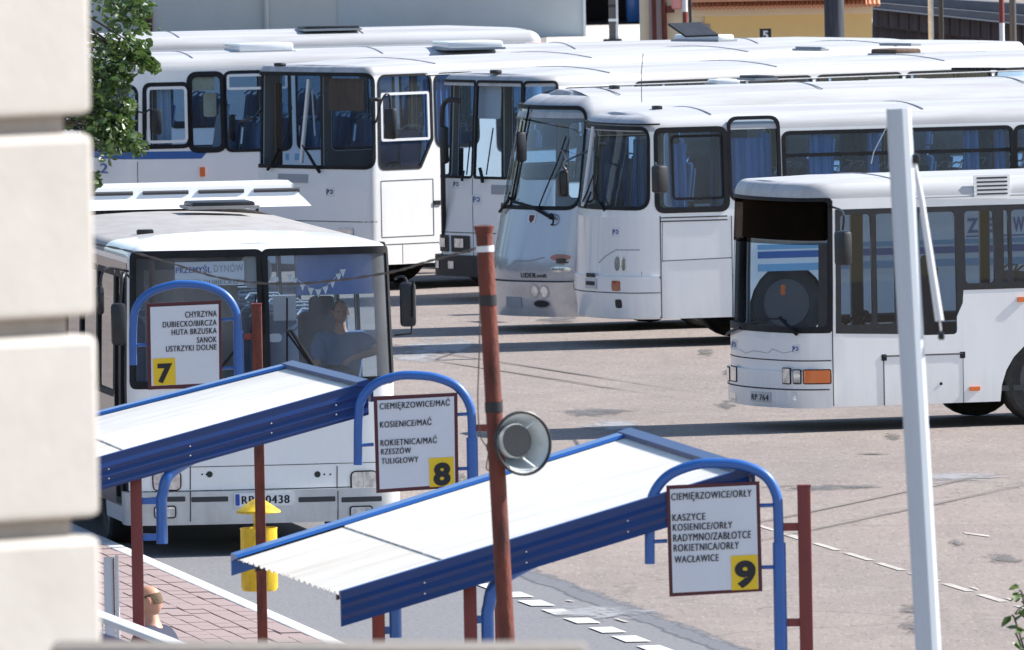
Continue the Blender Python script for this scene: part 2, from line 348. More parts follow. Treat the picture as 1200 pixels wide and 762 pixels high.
    def window(s, poly, g='gl', name='side_window', gask=0.035, label=None, inner=None, gm='rub'):
        s.holes.append(poly)
        w_ = s.patch(name, grow(poly, 0.01), M[g], off=-0.012)
        if label: w_['label'] = label
        gk = s.patch('window_gasket', grow(poly, gask * .5), M[gm], [grow(poly, -gask * .5)], off=0.008, thick=0.03)
        gk.parent = w_
        if inner:
            u0, z0, u1, z1 = inner
            q = rrect(u0, z0, u1, z1, .04, 3)
            fr = s.patch('sliding_frame', q, M['alu'], [grow(q, -0.035)], off=0.012, thick=0.02); fr.parent = w_
        return w_
    def win(s, x0, y0, x1, y1, r=.09, u=None, **k): q = s.ru(x0, y0, x1, y1, u); return s.window(rrect(*q, r), **k)
    def plate(s, name, q, m, off=0.006, r=.01, thick=0.006, parent=None): return s.patch(name, rrect(*q, r, 3), M[m], off=off, thick=thick, parent=parent, back=False)
    def text(s, t, q, m, off=0.0085, name='lettering', parent=None, bold=.012):
        u0, z0, u1, z1 = q
        return obj(name, text_bm(t, lambda a, c: s.map(a, c, off), u0, z0, u1 - u0, z1 - z0, bold), M[m], s.t if parent is None else parent, smooth=False, norm=False)
    def logo(s, px, py, col='logob', u=0.5, wpx=9, hpx=11):
        q = s.ru(px - wpx / 2, py - hpx / 2, px + wpx / 2, py + hpx / 2, u)
        p = s.plate('company_emblem', q, 'ppl' if col != 'logok' else 'ppl', off=0.004, thick=.004)
        du = (q[2] - q[0]); dz = abs(q[3] - q[1]); z0 = min(q[1], q[3])
        s.text('P', (q[0] + du * .1, z0 + dz * .2, q[0] + du * .42, z0 + dz * .8), col, off=0.0085, parent=p, name='emblem_mark', bold=.03)
        bm = bmesh.new(); c = (q[0] + du * .66, z0 + dz * .52)
        pts = [s.map(c[0] + du * .19 * math.cos(a), c[1] + dz * .24 * math.sin(a), .0085) for a in [R(-150 + 25 * k) for k in range(13)]]
        ptsi = [s.map(c[0] + du * .09 * math.cos(a), c[1] + dz * .13 * math.sin(a), .0085) for a in [R(-150 + 25 * k) for k in range(13)]]
        va = [bm.verts.new(p_) for p_ in pts]; vb = [bm.verts.new(p_) for p_ in ptsi]
        for i in range(12): bm.faces.new((va[i], va[i + 1], vb[i + 1], vb[i]))
        obj('emblem_mark', bm, M[col], p, smooth=False, norm=False)
    def line(s, pts, m='seam', r=.006, name='panel_seam', off=0.0):
        P_ = []
        for i in range(len(pts) - 1):
            n = max(2, int(math.hypot(pts[i + 1][0] - pts[i][0], pts[i + 1][1] - pts[i][1]) / .08))
            for k in range(n): t = k / n; P_.append(s.map(pts[i][0] + (pts[i + 1][0] - pts[i][0]) * t, pts[i][1] + (pts[i + 1][1] - pts[i][1]) * t, off))
        P_.append(s.map(*pts[-1], off)); return tubeo(name, P_, r, M[m], s.t, n=5)
    def linepx(s, pts, u=None, **k): return s.line([s.uv(p[0], p[1], u) for p in pts], **k)
    def generic(s, x0, z0, z1, n=None, pitch=1.5, gap=.09, both=True, g='gl', near=True):
        """rows of windows towards the rear, on the near side from x0 and on the far side"""
        x = x0
        while near and x + pitch < s.L - .3:
            s.window(rrect(s.ux(x), z0, s.ux(x + pitch - gap), z1, .09, 4), g=g); x += pitch
        if both:
            s.window(rrect(-s.ux(1.25), max(.85, s.z0 + .3), -s.ux(.5), z1, .06, 4), g=g, name='door_window'); x = 1.4
            while x + pitch < s.L - .3:
                s.window(rrect(-s.ux(x + pitch - gap), z0, -s.ux(x), z1, .09, 4), g=g); x += pitch
    def finish(s, arches=(), aw=.55, belly=None, crown=.07, roofseam=True, zlip=None):
        # skin
        z0 = s.z0; bot = []
        for sd in (1, -1):
            row = []
            for xa in sorted(arches):
                for k in range(0, 13):
                    a = math.pi * (1 - k / 12); row.append((s.ux(xa + aw * math.cos(a)), z0 + (aw + .12) * math.sin(a)))
            bot.append(row)
        nearb = bot[0]; farb = [(-u, z) for u, z in reversed(bot[1])]
        outline = [(-s.ue, z0)] + farb + [(u, z) for u, z in nearb] + [(s.ue, z0), (s.ue, s.zt), (-s.ue, s.zt)]
        s.patch('body', outline, s.wall, s.holes, 0, .03)
        s.patch('interior_lining', [(-s.ue, z0 + .02)] + [(u, z + .02) for u, z in farb] + [(u, z + .02) for u, z in nearb] + [(s.ue, z0 + .02), (s.ue, s.zt), (-s.ue, s.zt)], s.linm, [grow(h, .012) for h in s.holes], -0.034)
        # roof: rounded shoulder then crowned cap
        us = sorted(set([-s.ue, s.ue, 0] + s.breaks(-s.ue, s.ue, 0, 5)[0] + [sg * (s.ub + 1 + k * 1.0) for sg in (-1, 1) for k in range(int(s.uc - s.ub - 1))]))
        us = us[1:]
        bm = bmesh.new(); dz = s.ztop - s.zt - crown; rr = s.rr; prev = None; N = 6
        for k in range(N + 1):
            a = math.pi / 2 * k / N; ins = rr * (1 - math.cos(a)); zz = s.zt + dz * math.sin(a)
            ring = []
            for u in us:
                p = s.map(u, min(zz, s.ztop)); q = s.plan(u); p.x -= q[2] * ins; p.y -= q[3] * ins; p.z = zz; ring.append(bm.verts.new(p))
            if prev:
                for i in range(len(us)): j = (i + 1) % len(us); bm.faces.new((prev[i], prev[j], ring[j], ring[i]))
            prev = ring
        n = len(us)  # symmetric: index i <-> mirrored u
        idx = {round(u, 5): i for i, u in enumerate(us)}
        pos = sorted([u for u in us if u > 0 and u < s.ue - 1e-6]); K = 8; rows = []
        z1 = s.zt + dz
        for u in pos:
            a = prev[idx[round(u, 5)]]; b = prev[idx[round(-u, 5)]]; row = [a]
            for k in range(1, K):
                t = k / K; p = a.co.lerp(b.co, t); e = min(1, (p.x) / .9, (s.L - p.x) / .9); p.z = z1 + crown * (1 - (2 * t - 1) ** 2) * max(0, e); row.append(bm.verts.new(p))
            row.append(b); rows.append(row)
        for i in range(len(rows) - 1):
            for k in range(K): bm.faces.new((rows[i][k], rows[i][k + 1], rows[i + 1][k + 1], rows[i + 1][k]))
        f0 = prev[idx[0]]; 
        for k in range(K // 2): bm.faces.new((f0, rows[0][k], rows[0][k + 1]))
        for k in range(K // 2, K): bm.faces.new((f0, rows[0][k], rows[0][k + 1]))
        fe = prev[idx[round(s.ue, 5)]]
        for k in range(K): bm.faces.new((fe, rows[-1][k + 1], rows[-1][k]))
        s.roof = obj('roof', bm, s.roofm, s.t, ang=45)
        if roofseam:
            for xx in (1.35, 4.1, 6.9, 9.6):
                if xx < s.L - .5:
                    hw = s.W / 2 - rr; P_ = [V((xx, hw * (1 - 2 * k / 16), s.zt + dz + crown * (1 - (2 * k / 16 - 1) ** 2) * 1 + .002)) for k in range(17)]
                    tubeo('roof_seam', P_, .008, M['logog'], s.t, n=5)
        # underside, floor, ceiling
        hw = s.W / 2 - .06; xb = s.xs * .5 + max(0, s.rk(s.z0)) + .05
        bm = bmesh.new(); box(bm, ((xb + s.L - .1) / 2, 0, s.z0 + .1), (s.L - .1 - xb, hw * 1.3, .16)); obj('underbody', bm, M['blk'], s.t)
        boxo('floor', ((.35 + s.L - .1) / 2, 0, s.flz - .04), (s.L - .5, s.W - .12, .06), M['flr'], s.t)
        for xa in arches:
            bm = bmesh.new()
            for sd in (-1, 1):
                wh = thing_child('wheel', (xa, sd * (s.W / 2 - .2), .5), s.t)
                mt = MX.Rotation(-sd * math.pi / 2, 4, 'X')
                obj('tyre', lathe(bmesh.new(), [(.3, -.13), (.44, -.145), (.48, -.12), (.495, -.08), (.495, .08), (.48, .12), (.44, .145), (.3, .13), (.29, .1), (.29, -.1), (.3, -.13)], 28, mt), M['tyre'], wh)
                obj('rim', lathe(bmesh.new(), [(.3, .12), (.27, .09), (.24, .03), (.14, .02), (.13, .09), (.06, .10), (.0, .10)], 20, mt), M['rim'], wh)
            # dark wheel tubs
            bm = bmesh.new()
            for sd in (-1, 1):
                for k in range(8):
                    a0 = math.pi * k / 8; a1 = math.pi * (k + 1) / 8; y0 = sd * (s.W / 2 - .03); y1 = sd * (s.W / 2 - .5); q = aw + .02
                    vs = [bm.verts.new(V((xa + q * math.cos(a), y, s.z0 + (q + .12) * math.sin(a)))) for a, y in ((a0, y0), (a1, y0), (a1, y1), (a0, y1))]; bm.faces.new(vs)
                box(bm, (xa, sd * (s.W / 2 - .52), s.z0 + .32), (2 * aw, .02, .7))
            obj('wheel_housing', bm, M['blk'], s.t, norm=False)
    def seats(s, x0, x1, pitch=.82, m=None):
        global SEATME
        if SEATME is None:
            b1 = bmesh.new(); box(b1, (0, 0, .44), (.44, .44, .12), bev=.03)
            box(b1, (.24, 0, .80), (.10, .43, .72), MX.Rotation(.12, 3, 'Y'), bev=.04)
            o1 = obj('tmp', b1, M['seat']); b2 = bmesh.new(); box(b2, (0, 0, .2), (.1, .3, .38)); box(b2, (.31, 0, .78), (.02, .40, .6), MX.Rotation(.12, 3, 'Y')); tube(b2, [(.22, -.2, 1.16), (.28, -.14, 1.22), (.28, .14, 1.22), (.22, .2, 1.16)], .012, 6)
            o2 = obj('tmp', b2, M['seatg']); SEATME = (o1.data, o2.data)
            for o in (o1, o2): bpy.data.objects.remove(o)
        x = x0
        while x < x1:
            for y in (-.98, -.52, .52, .98):
                o = mesh_obj('passenger_seat', SEATME[0], None, s.t); o.location = (x, y, s.flz)
                p = mesh_obj('seat_frame', SEATME[1], None, o)
            x += pitch
    def cab(s, dash=1.35, wheel=True, seatcol='seatg', wx=.55, dy=-.62):
        x = s.xs * .3
        bm = bmesh.new(); box(bm, (.42 + s.b + s.rk(1.3), 0, dash - .22), (.42, s.W - .3, .42), MX.Rotation(-.12, 3, 'Y'), bev=.06)
        box(bm, (.5 + s.b + s.rk(1.3), dy, dash - .02), (.4, .62, .16), bev=.05); obj('dashboard', bm, M['blk'], s.t)
        cx = .82 + s.b + s.rk(1.3)
        rot = MX.Translation((cx, dy, dash + .06)) @ MX.Rotation(-.75, 4, 'Y'); n = 28
        bm = bmesh.new(); tube(bm, [rot @ V((.24 * math.cos(2 * math.pi * k / n), .24 * math.sin(2 * math.pi * k / n), 0)) for k in range(n + 1)], .016, 7)
        tube(bm, [rot @ V((-.23, 0, 0)), rot @ V((0, 0, -.03)), rot @ V((.23, 0, 0))], .014, 6); tube(bm, [rot @ V((0, 0, -.02)), rot @ V((0, 0, -.4))], .03, 8); tube(bm, [rot @ V((0, 0.23, 0)), rot @ V((0, 0, -.03)), rot @ V((0, -.23, 0))], .014, 6)
        obj('steering_wheel', bm, M['rub'], s.t)
        bm = bmesh.new(); box(bm, (cx + .55, dy, s.flz + .42), (.5, .5, .14), bev=.05); box(bm, (cx + .84, dy, s.flz + .85), (.12, .48, .85), MX.Rotation(.15, 3, 'Y'), bev=.06); box(bm, (cx + .9, dy, s.flz + 1.32), (.1, .26, .2), bev=.05); box(bm, (cx + .55, dy, s.flz + .2), (.3, .3, .4))
        obj('driver_seat', bm, M[seatcol], s.t)
    def curtain(s, x0, x1, z0, z1, m='cur', side=-1, depth=.10):
        bm = bmesh.new(); n = max(8, int(abs(x1 - x0) / .03)); pr = None
        for k in range(n + 1):
            x = x0 + (x1 - x0) * k / n; y = side * (s.W / 2 - depth - .02 * math.sin(k * 1.9) - .01 * math.sin(k * .7))
            a = bm.verts.new((x, y, z0)); b = bm.verts.new((x, y * (1 - s.tum * (z1 - s.zb) if z1 > s.zb else 1), z1))
            if pr: bm.faces.new((pr[0], a, b, pr[1]))
            pr = (a, b)
        obj('curtain', bm, M[m], s.t, norm=False)
    def wiper(s, pts, r=.012, blade=None, name='wiper', u=0.0):
        P_ = [s.map(*s.uv(p[0], p[1], u), .05) for p in pts]
        w_ = tubeo(name, P_, r, M['rub'], s.t, n=6)
        if blade:
            B_ = [s.map(*s.uv(p[0], p[1], u), .03) for p in blade]; o = tubeo('wiper_blade', B_, .01, M['rub'], w_, n=5)
        return w_
    def rooflamps(s, l, m='blk'):
        for px, py in l:
            d = G(px, py, s.ztop - .03); q = s.MW.inverted() @ d
            yy = min(1, abs(q.y) / (s.W / 2 - s.rr)); cr = .06; zz = s.ztop - cr + cr * (1 - yy ** 2) * min(1, q.x / .9) - max(0, abs(q.y) - (s.W / 2 - s.rr)) * .6
            boxo('marker_lamp', (q.x, q.y, zz + .015), (.1, .16, .05), M[m], s.t, bev=.015)
    def hatch(s, px0, px1, py, h=.07, m='white', dy=.62, z=None, rim='logog'):
        z = s.ztop if z is None else z
        a = s.MW.inverted() @ G(px0, py, z); b = s.MW.inverted() @ G(px1, py, z)
        x0, x1 = sorted((a.x, b.x)); yc = (a.y + b.y) / 2
        r = boxo('roof_hatch', ((x0 + x1) / 2, yc, z + h / 2), (x1 - x0, dy, h), M[m], s.t, bev=min(.03, h * .4))
        bm = bmesh.new(); box(bm, ((x0 + x1) / 2, yc, z - .005), (x1 - x0 + .05, dy + .05, .03)); o = obj('hatch_rim', bm, M[rim], r)
        return r
    def mirror(s, arm, head, hw, hh, m='blk', hd=.1, r=.013, rotz=0.0, name='side_mirror'):
        """arm: local points; head: centre"""
        t = obj(name, box(bmesh.new(), head, (hd, hw, hh), MX.Rotation(rotz, 3, 'Z'), bev=.035), M[m], s.t)
        tubeo('mirror_arm', smoothpath(arm, 4), r, M['blk'], t, n=6); return t
    def loc(s, px, py, y):
        """world ray met with the vertical local plane lateral=y"""
        d = s.rot.inverted() @ ray(px, py); o = s.MW.inverted() @ CAM; t = (y - o.y) / d.y; return o + d * t
    def locx(s, px, py, x):
        d = s.rot.inverted() @ ray(px, py); o = s.MW.inverted() @ CAM; t = (x - o.x) / d.x; return o + d * t
SEATME = None
def thing_child(name, loc, parent):
    o = bpy.data.objects.new(name, None); C.objects.link(o); o.location = loc; o.parent = parent; o.empty_display_size = .1; return o
exec_parts = []
# ================================================================== ground
def ground_mat():
    m = bpy.data.materials.new('yard_surface'); m.use_nodes = True; t = m.node_tree; b = t.nodes['Principled BSDF']; N = t.nodes.new; K = t.links.new
    tc = N('ShaderNodeTexCoord'); geo = N('ShaderNodeMapping'); K(tc.outputs['Object'], geo.inputs[0])
    def noi(sc_, det=6, ro=.6, stretch=None):
        n = N('ShaderNodeTexNoise'); n.inputs['Scale'].default_value = sc_; n.inputs['Detail'].default_value = det; n.inputs['Roughness'].default_value = ro
        if stretch:
            mp = N('ShaderNodeMapping'); mp.inputs['Scale'].default_value = stretch; mp.inputs['Rotation'].default_value = (0, 0, .15); K(tc.outputs['Object'], mp.inputs[0]); K(mp.outputs[0], n.inputs[0])
        else: K(geo.outputs[0], n.inputs[0])
        return n.outputs[0]
    def rng(x, a, b_, c=0, d=1):
        r = N('ShaderNodeMapRange'); r.inputs[1].default_value = a; r.inputs[2].default_value = b_; r.inputs[3].default_value = c; r.inputs[4].default_value = d; K(x, r.inputs[0]); return r.outputs[0]
    def mix(f, A, B):
        x = N('ShaderNodeMix'); x.data_type = 'RGBA'
        if isinstance(f, float): x.inputs[0].default_value = f
        else: K(f, x.inputs[0])
        for i, q in ((6, A), (7, B)):
            if isinstance(q, tuple): x.inputs[i].default_value = (*q, 1)
            else: K(q, x.inputs[i])
        return x.outputs[2]
    c = mix(rng(noi(.22, 8, .65, (1, .35, 1)), .35, .7), (0.272, 0.222, 0.196), (0.215, 0.180, 0.163))
    c = mix(rng(noi(1.1, 8, .7, (1, .5, 1)), .45, .8, 0, .5), c, (0.38, 0.335, 0.29))
    c = mix(rng(noi(2.6, 10, .75, (1, .3, 1)), .57, .72, 0, .6), c, (0.17, 0.15, 0.135))
    c = mix(rng(noi(9, 4, .7, (2.2, .22, 1)), .54, .66, 0, .55), c, (0.13, 0.108, 0.098))
    c = mix(rng(noi(11, 4, .7, (2.2, .22, 1)), .55, .68, 0, .6), c, (0.42, 0.355, 0.31))
    c = mix(rng(noi(1.3, 9, .72, (1.6, .10, 1)), .56, .70, 0, .5), c, (0.16, 0.138, 0.125))
    c = mix(rng(noi(24, 3, .6), .52, .68, 0, .5), c, (0.13, 0.11, 0.10))
    vo = N('ShaderNodeTexVoronoi'); vo.feature = 'DISTANCE_TO_EDGE'; vo.inputs['Scale'].default_value = .09; wn = N('ShaderNodeTexNoise'); wn.inputs['Scale'].default_value = .9; wn.inputs['Detail'].default_value = 6; K(geo.outputs[0], wn.inputs['Vector'])
    wm = N('ShaderNodeVectorMath'); wm.operation = 'MULTIPLY_ADD'; K(wn.outputs['Color'], wm.inputs[0]); wm.inputs[1].default_value = (1.6, 1.6, 0); K(geo.outputs[0], wm.inputs[2]); K(wm.outputs[0], vo.inputs['Vector'])
    c = mix(rng(vo.outputs['Distance'], .0, .004, .45, 0), c, (0.09, 0.078, 0.07))
    K(c, b.inputs['Base Color']); b.inputs['Roughness'].default_value = .88
    bp = N('ShaderNodeBump'); bp.inputs['Strength'].default_value = .5; bp.inputs['Distance'].default_value = .02; K(noi(26, 5, .7), bp.inputs['Height']); K(bp.outputs[0], b.inputs['Normal'])
    return m
M['yard'] = ground_mat()
def speck(name, col, a, b_, s1=20, s2=2.0, rough=.88):
    m = mat(name, col, rough, dirt=a, dscale=s1, damt=.8, bump=.35, bscale=26)
    t = m.node_tree; bs = t.nodes['Principled BSDF']; src = bs.inputs['Base Color'].links[0].from_socket
    n = t.nodes.new('ShaderNodeTexNoise'); n.inputs['Scale'].default_value = s2; n.inputs['Detail'].default_value = 8; n.inputs['Roughness'].default_value = .7
    tc = t.nodes.new('ShaderNodeTexCoord'); t.links.new(tc.outputs['Object'], n.inputs[0])
    r = t.nodes.new('ShaderNodeMapRange'); r.inputs[1].default_value = .45; r.inputs[2].default_value = .7; r.inputs[4].default_value = .7; t.links.new(n.outputs[0], r.inputs[0])
    x = t.nodes.new('ShaderNodeMix'); x.data_type = 'RGBA'; x.inputs[7].default_value = (*b_, 1); t.links.new(r.outputs[0], x.inputs[0]); t.links.new(src, x.inputs[6]); t.links.new(x.outputs[2], bs.inputs['Base Color'])
    return m
M['asph'] = speck('lane_asphalt', (0.150, 0.150, 0.162), (0.27, 0.26, 0.26), (0.20, 0.19, 0.19))
M['asphd'] = speck('new_asphalt_strip', (0.115, 0.12, 0.138), (0.22, 0.215, 0.22), (0.15, 0.15, 0.16))
M['paintw'] = mat('road_paint', (0.66, 0.65, 0.62), .7, dirt=(.33, .31, .29), dscale=9, damt=.55)
M['paintf'] = mat('worn_road_paint', (0.50, 0.46, 0.42), .8, dirt=(.28, .24, .21), dscale=5, damt=.95)
M['kerb'] = mat('kerb_stone', (0.60, 0.59, 0.57), .8, dirt=(.35, .33, .3), dscale=8, damt=.6)
M['conc'] = mat('pale_concrete', (0.52, 0.49, 0.44), .85, dirt=(.4, .37, .33), dscale=1, damt=.5)
bm = bmesh.new(); vs = [bm.verts.new(p) for p in ((-700, -60, 0), (700, -60, 0), (700, 2500, 0), (-700, 2500, 0))]; bm.faces.new(vs)
tag(obj('ground', bm, M['yard'], smooth=False), kind='structure')
def sheet(name, pts, z, m, kind='structure', **k):
    bm = bmesh.new(); bm.faces.new([bm.verts.new((p.x, p.y, z)) for p in pts]); return tag(obj(name, bm, m, smooth=False), kind=kind, **k)
def blob(name, cx, cy, rx, ry, z, m, seed, ang=0):
    q = random.Random(seed); pts = []
    for k in range(40):
        a = 2 * math.pi * k / 40; r = 1 + .22 * math.sin(3 * a + seed) + .12 * math.sin(7 * a + seed * 2) + q.uniform(-.06, .06)
        x = rx * r * math.cos(a); y = ry * r * math.sin(a); pts.append(V((cx + x * math.cos(ang) - y * math.sin(ang), cy + x * math.sin(ang) + y * math.cos(ang), 0)))
    return sheet(name, pts, z, m)
# kerb line (plan): through these two points
K0 = G(147, 640, .14); K1 = G(400, 751, .14); KD = (K1 - K0); KD.z = 0; KD.normalize(); KN = V((-KD.y, KD.x, 0))  # KN points right (+x)
if KN.x < 0: KN = -KN
def kp(t, n, z=0): p = K0 + KD * t + KN * n; return V((p.x, p.y, z))
B0 = G(640, 670); n_b = (B0 - K0).dot(KN); t_b = (B0 - K0).dot(KD)
# grey lane beside the platform with its newer asphalt strip
def wob(n, s): return n + .10 * math.sin(s * 1.3) + .05 * math.sin(s * 4.1 + 1)
D0 = G(655, 720); n_d = (D0 - K0).dot(KN)
def soft_sheet(name, m, t0_, t1_, nlo, nhi, z, f0, f1, sd):
    """strip along the kerb direction whose edges nlo/nhi break up irregularly over f0/f1 metres"""
    t = m.node_tree; b = t.nodes['Principled BSDF']; N = t.nodes.new; K = t.links.new; o = [n for n in t.nodes if n.type == 'OUTPUT_MATERIAL'][0]
    tc = N('ShaderNodeTexCoord'); sx = N('ShaderNodeSeparateXYZ'); K(tc.outputs['Object'], sx.inputs[0]); n = N('ShaderNodeTexNoise'); n.inputs['Scale'].default_value = 1.1; n.inputs['Detail'].default_value = 9; n.inputs['Roughness'].default_value = .72
    ad = N('ShaderNodeMapping'); ad.inputs['Location'].default_value = (sd * 7.3, sd, 0); ad.inputs['Scale'].default_value = (.6, 1.6, 1); K(tc.outputs['Object'], ad.inputs[0]); K(ad.outputs[0], n.inputs['Vector'])
    def edge(e, f, sg):
        a = N('ShaderNodeMath'); a.operation = 'MULTIPLY_ADD'; K(n.outputs[0], a.inputs[0]); a.inputs[1].default_value = f * 2.2; a.inputs[2].default_value = -f * 1.1 + e * sg
        c = N('ShaderNodeMath'); c.operation = 'MULTIPLY_ADD'; K(sx.outputs[1], c.inputs[0]); c.inputs[1].default_value = -sg; K(a.outputs[0], c.inputs[2])
        r = N('ShaderNodeMapRange'); r.inputs[1].default_value = -f * .12; r.inputs[2].default_value = f * .25; K(c.outputs[0], r.inputs[0]); return r.outputs[0]
    mn = N('ShaderNodeMath'); mn.operation = 'MINIMUM'; K(edge(nhi, f1, 1), mn.inputs[0]); K(edge(nlo, f0, -1), mn.inputs[1])
    tr = N('ShaderNodeBsdfTransparent'); mx = N('ShaderNodeMixShader'); K(mn.outputs[0], mx.inputs[0]); K(tr.outputs[0], mx.inputs[1]); K(b.outputs[0], mx.inputs[2]); K(mx.outputs[0], o.inputs[0])
    bm = bmesh.new(); bm.faces.new([bm.verts.new(c) for c in ((t0_, nlo - f0, 0), (t1_, nlo - f0, 0), (t1_, nhi + f1, 0), (t0_, nhi + f1, 0))])
    ob = obj(name, bm, m, smooth=False, norm=False); ob.location = (K0.x, K0.y, z); sg = 1 if KD.x * KN.y - KD.y * KN.x > 0 else -1
    ob.matrix_world = MX(((KD.x, KN.x, 0, K0.x), (KD.y, KN.y, 0, K0.y), (0, 0, 1, z), (0, 0, 0, 1))); return tag(ob, kind='structure')
soft_sheet('lane', M['asph'], -30, 90, -.3, n_b - .05, .003, .1, .28, 1)
soft_sheet('asphalt_strip', M['asphd'], -6, 45, n_d + .50, n_b - .1, .006, .16, .25, 2)
# painted dashes
d0 = G(612, 698.5); n0 = (G(656, 718.5) - K0).dot(KN); t0 = (G(656, 718.5) - K0).dot(KD)
for k in range(-6, 14):
    a = t0 + k * 1.36; w_ = .105
    pts = [kp(a - .42, n0 - w_), kp(a + .42, n0 - w_), kp(a + .42, n0 + w_), kp(a - .42, n0 + w_)]
    q = random.Random(k + 50); pts = [p + V((q.uniform(-.012, .012), q.uniform(-.06, .06), 0)) for p in pts]
    o = sheet('lane_dash', pts, .013, M['paintw'])
for k, (e, l) in enumerate(((.3, .1), (1.7, .35), (2.9, .25))):
    sheet('lane_dash_worn', [kp(t0 - 2 + e * 1.1, n0 + .3), kp(t0 - 2 + e * 1.1 + l * 2, n0 + .31), kp(t0 - 2 + e * 1.1 + l * 2, n0 + .36), kp(t0 - 2 + e * 1.1, n0 + .34)], .013, M['paintf'])
L0 = G(955, 637); L1 = G(1190, 710); LD = (L1 - L0); LD.normalize(); LN = V((-LD.y, LD.x, 0)); LL = (L1 - L0).length
for k in range(-4, 12):
    a = L0 + LD * (k * 1.75); q = random.Random(k + 9); ln = q.uniform(1.1, 1.5); w_ = q.uniform(.028, .05)
    m_ = M['paintf']
    sheet('bay_line_dash', [a + LN * w_, a - LN * w_, a + LD * ln - LN * w_, a + LD * ln + LN * w_], .006, m_)
    if k > 3: sheet('bay_line_dash', [a + LD * .6 + LN * .14, a + LD * .6 + LN * .1, a + LD * (ln * .9) + LN * .09, a + LD * (ln * .8) + LN * .13], .006, M['paintf'])
a = G(1130, 626); b = G(1160, 630)
sheet('bay_line_dash', [a, b, b + V((0, .3, 0)), a + V((0, .25, 0))], .006, M['paintf'])
M['stain'] = mat('oil_stain', (0.13, 0.125, 0.125), .5, dirt=(.22, .2, .18), dscale=4, damt=.9)
def soft_patch(name, cx, cy, rx, ry, z, col, seed):
    m = mat(name, col, .7, dirt=(.3, .27, .24), dscale=5, damt=.6); t = m.node_tree; b = t.nodes['Principled BSDF']; N = t.nodes.new; K = t.links.new
    o = [n for n in t.nodes if n.type == 'OUTPUT_MATERIAL'][0]; tr = N('ShaderNodeBsdfTransparent'); mx = N('ShaderNodeMixShader')
    tc = N('ShaderNodeTexCoord'); mp = N('ShaderNodeMapping'); mp.inputs['Scale'].default_value = (1 / rx, 1 / ry, 0); K(tc.outputs['Object'], mp.inputs[0])
    ln = N('ShaderNodeVectorMath'); ln.operation = 'LENGTH'; K(mp.outputs[0], ln.inputs[0])
    n = N('ShaderNodeTexNoise'); n.inputs['Scale'].default_value = 2.2; n.inputs['Detail'].default_value = 7; n.inputs['Roughness'].default_value = .7; ad = N('ShaderNodeVectorMath'); ad.operation = 'ADD'; ad.inputs[1].default_value = (seed * 3.1, seed, 0); K(mp.outputs[0], ad.inputs[0]); K(ad.outputs[0], n.inputs['Vector'])
    s1 = N('ShaderNodeMath'); s1.operation = 'MULTIPLY_ADD'; K(n.outputs[0], s1.inputs[0]); s1.inputs[1].default_value = 2.2; s1.inputs[2].default_value = -.55
    s2 = N('ShaderNodeMath'); s2.operation = 'SUBTRACT'; K(s1.outputs[0], s2.inputs[0]); K(ln.outputs['Value'], s2.inputs[1])
    r = N('ShaderNodeMapRange'); r.inputs[1].default_value = -.1; r.inputs[2].default_value = .35; r.inputs[4].default_value = .8; K(s2.outputs[0], r.inputs[0])
    K(r.outputs[0], mx.inputs[0]); K(tr.outputs[0], mx.inputs[1]); K(b.outputs[0], mx.inputs[2]); K(mx.outputs[0], o.inputs[0])
    bm = bmesh.new(); bm.faces.new([bm.verts.new((x * rx * 1.5, y * ry * 1.5, 0)) for x, y in ((-1, -1), (1, -1), (1, 1), (-1, 1))]); ob = obj(name, bm, m, smooth=False); ob.location = (cx, cy, z); return tag(ob, kind='structure')
M['patchg'] = speck('grey_patch', (0.33, 0.33, 0.345), (0.24, 0.23, 0.22), (0.38, 0.36, 0.33))
for i, (px, py, rx, ry, mm) in enumerate(((690, 484, .28, 1.0, 'stain'), (720, 482, .22, .5, 'stain'), (512, 408, .55, 2.6, 'patchg'), (487, 420, .3, 1.2, 'patchg'), (955, 572, .42, .6, 'stain'), (1010, 571, .2, .3, 'stain'), (720, 500, .3, 1.5, 'patchg'), (700, 720, .4, 1.0, 'patchg'), (655, 375, .25, 1.0, 'stain'), (560, 575, .3, 1.3, 'patchg'), (1120, 560, .5, .8, 'patchg'))):
    g = G(px, py); soft_patch('ground_stain' if mm == 'stain' else 'repaired_patch', g.x, g.y, rx * 1.7, ry * 1.7, .0045 + .0006 * i if px != 700 else .0145, (.11, .108, .11) if mm == 'stain' else (.36, .36, .375), i)
q_ = random.Random(77)
for i in range(22):
    px, py = q_.uniform(470, 1190), q_.uniform(400, 745)
    g = G(px, py)
    if (g - K0).dot(KN) < n_b + .5: continue
    soft_patch('ground_stain', g.x, g.y, q_.uniform(.10, .3), q_.uniform(.3, 1.6), .0047 + .0003 * i, (.12, .108, .10), 20 + i)
for i, (px, py, an_) in enumerate(((620, 440, .25), (660, 436, .25), (1000, 590, -.3), (1055, 600, -.3))):
    g = G(px, py); o_ = soft_patch('tyre_track', g.x, g.y, .13, 9, .012 + .0004 * i, (.225, .19, .17), 60 + i); o_.rotation_euler = (0, 0, an_)
# platform
PW = 4.2; TA, TB = -22, 62
bm = bmesh.new(); a, b, c, d = kp(TA, -.16), kp(TB, -.16), kp(TB, -PW), kp(TA, -PW)
lo = [bm.verts.new(p) for p in (a, b, c, d)]; hi = [bm.verts.new(p + V((0, 0, .125))) for p in (a, b, c, d)]
bm.faces.new(hi); [bm.faces.new((lo[i], lo[(i + 1) % 4], hi[(i + 1) % 4], hi[i])) for i in range(4)]
M['bed'] = mat('paver_joint_sand', (0.17, 0.13, 0.12), .95)
plat = tag(obj('platform', bm, M['bed'], smooth=False), kind='structure')
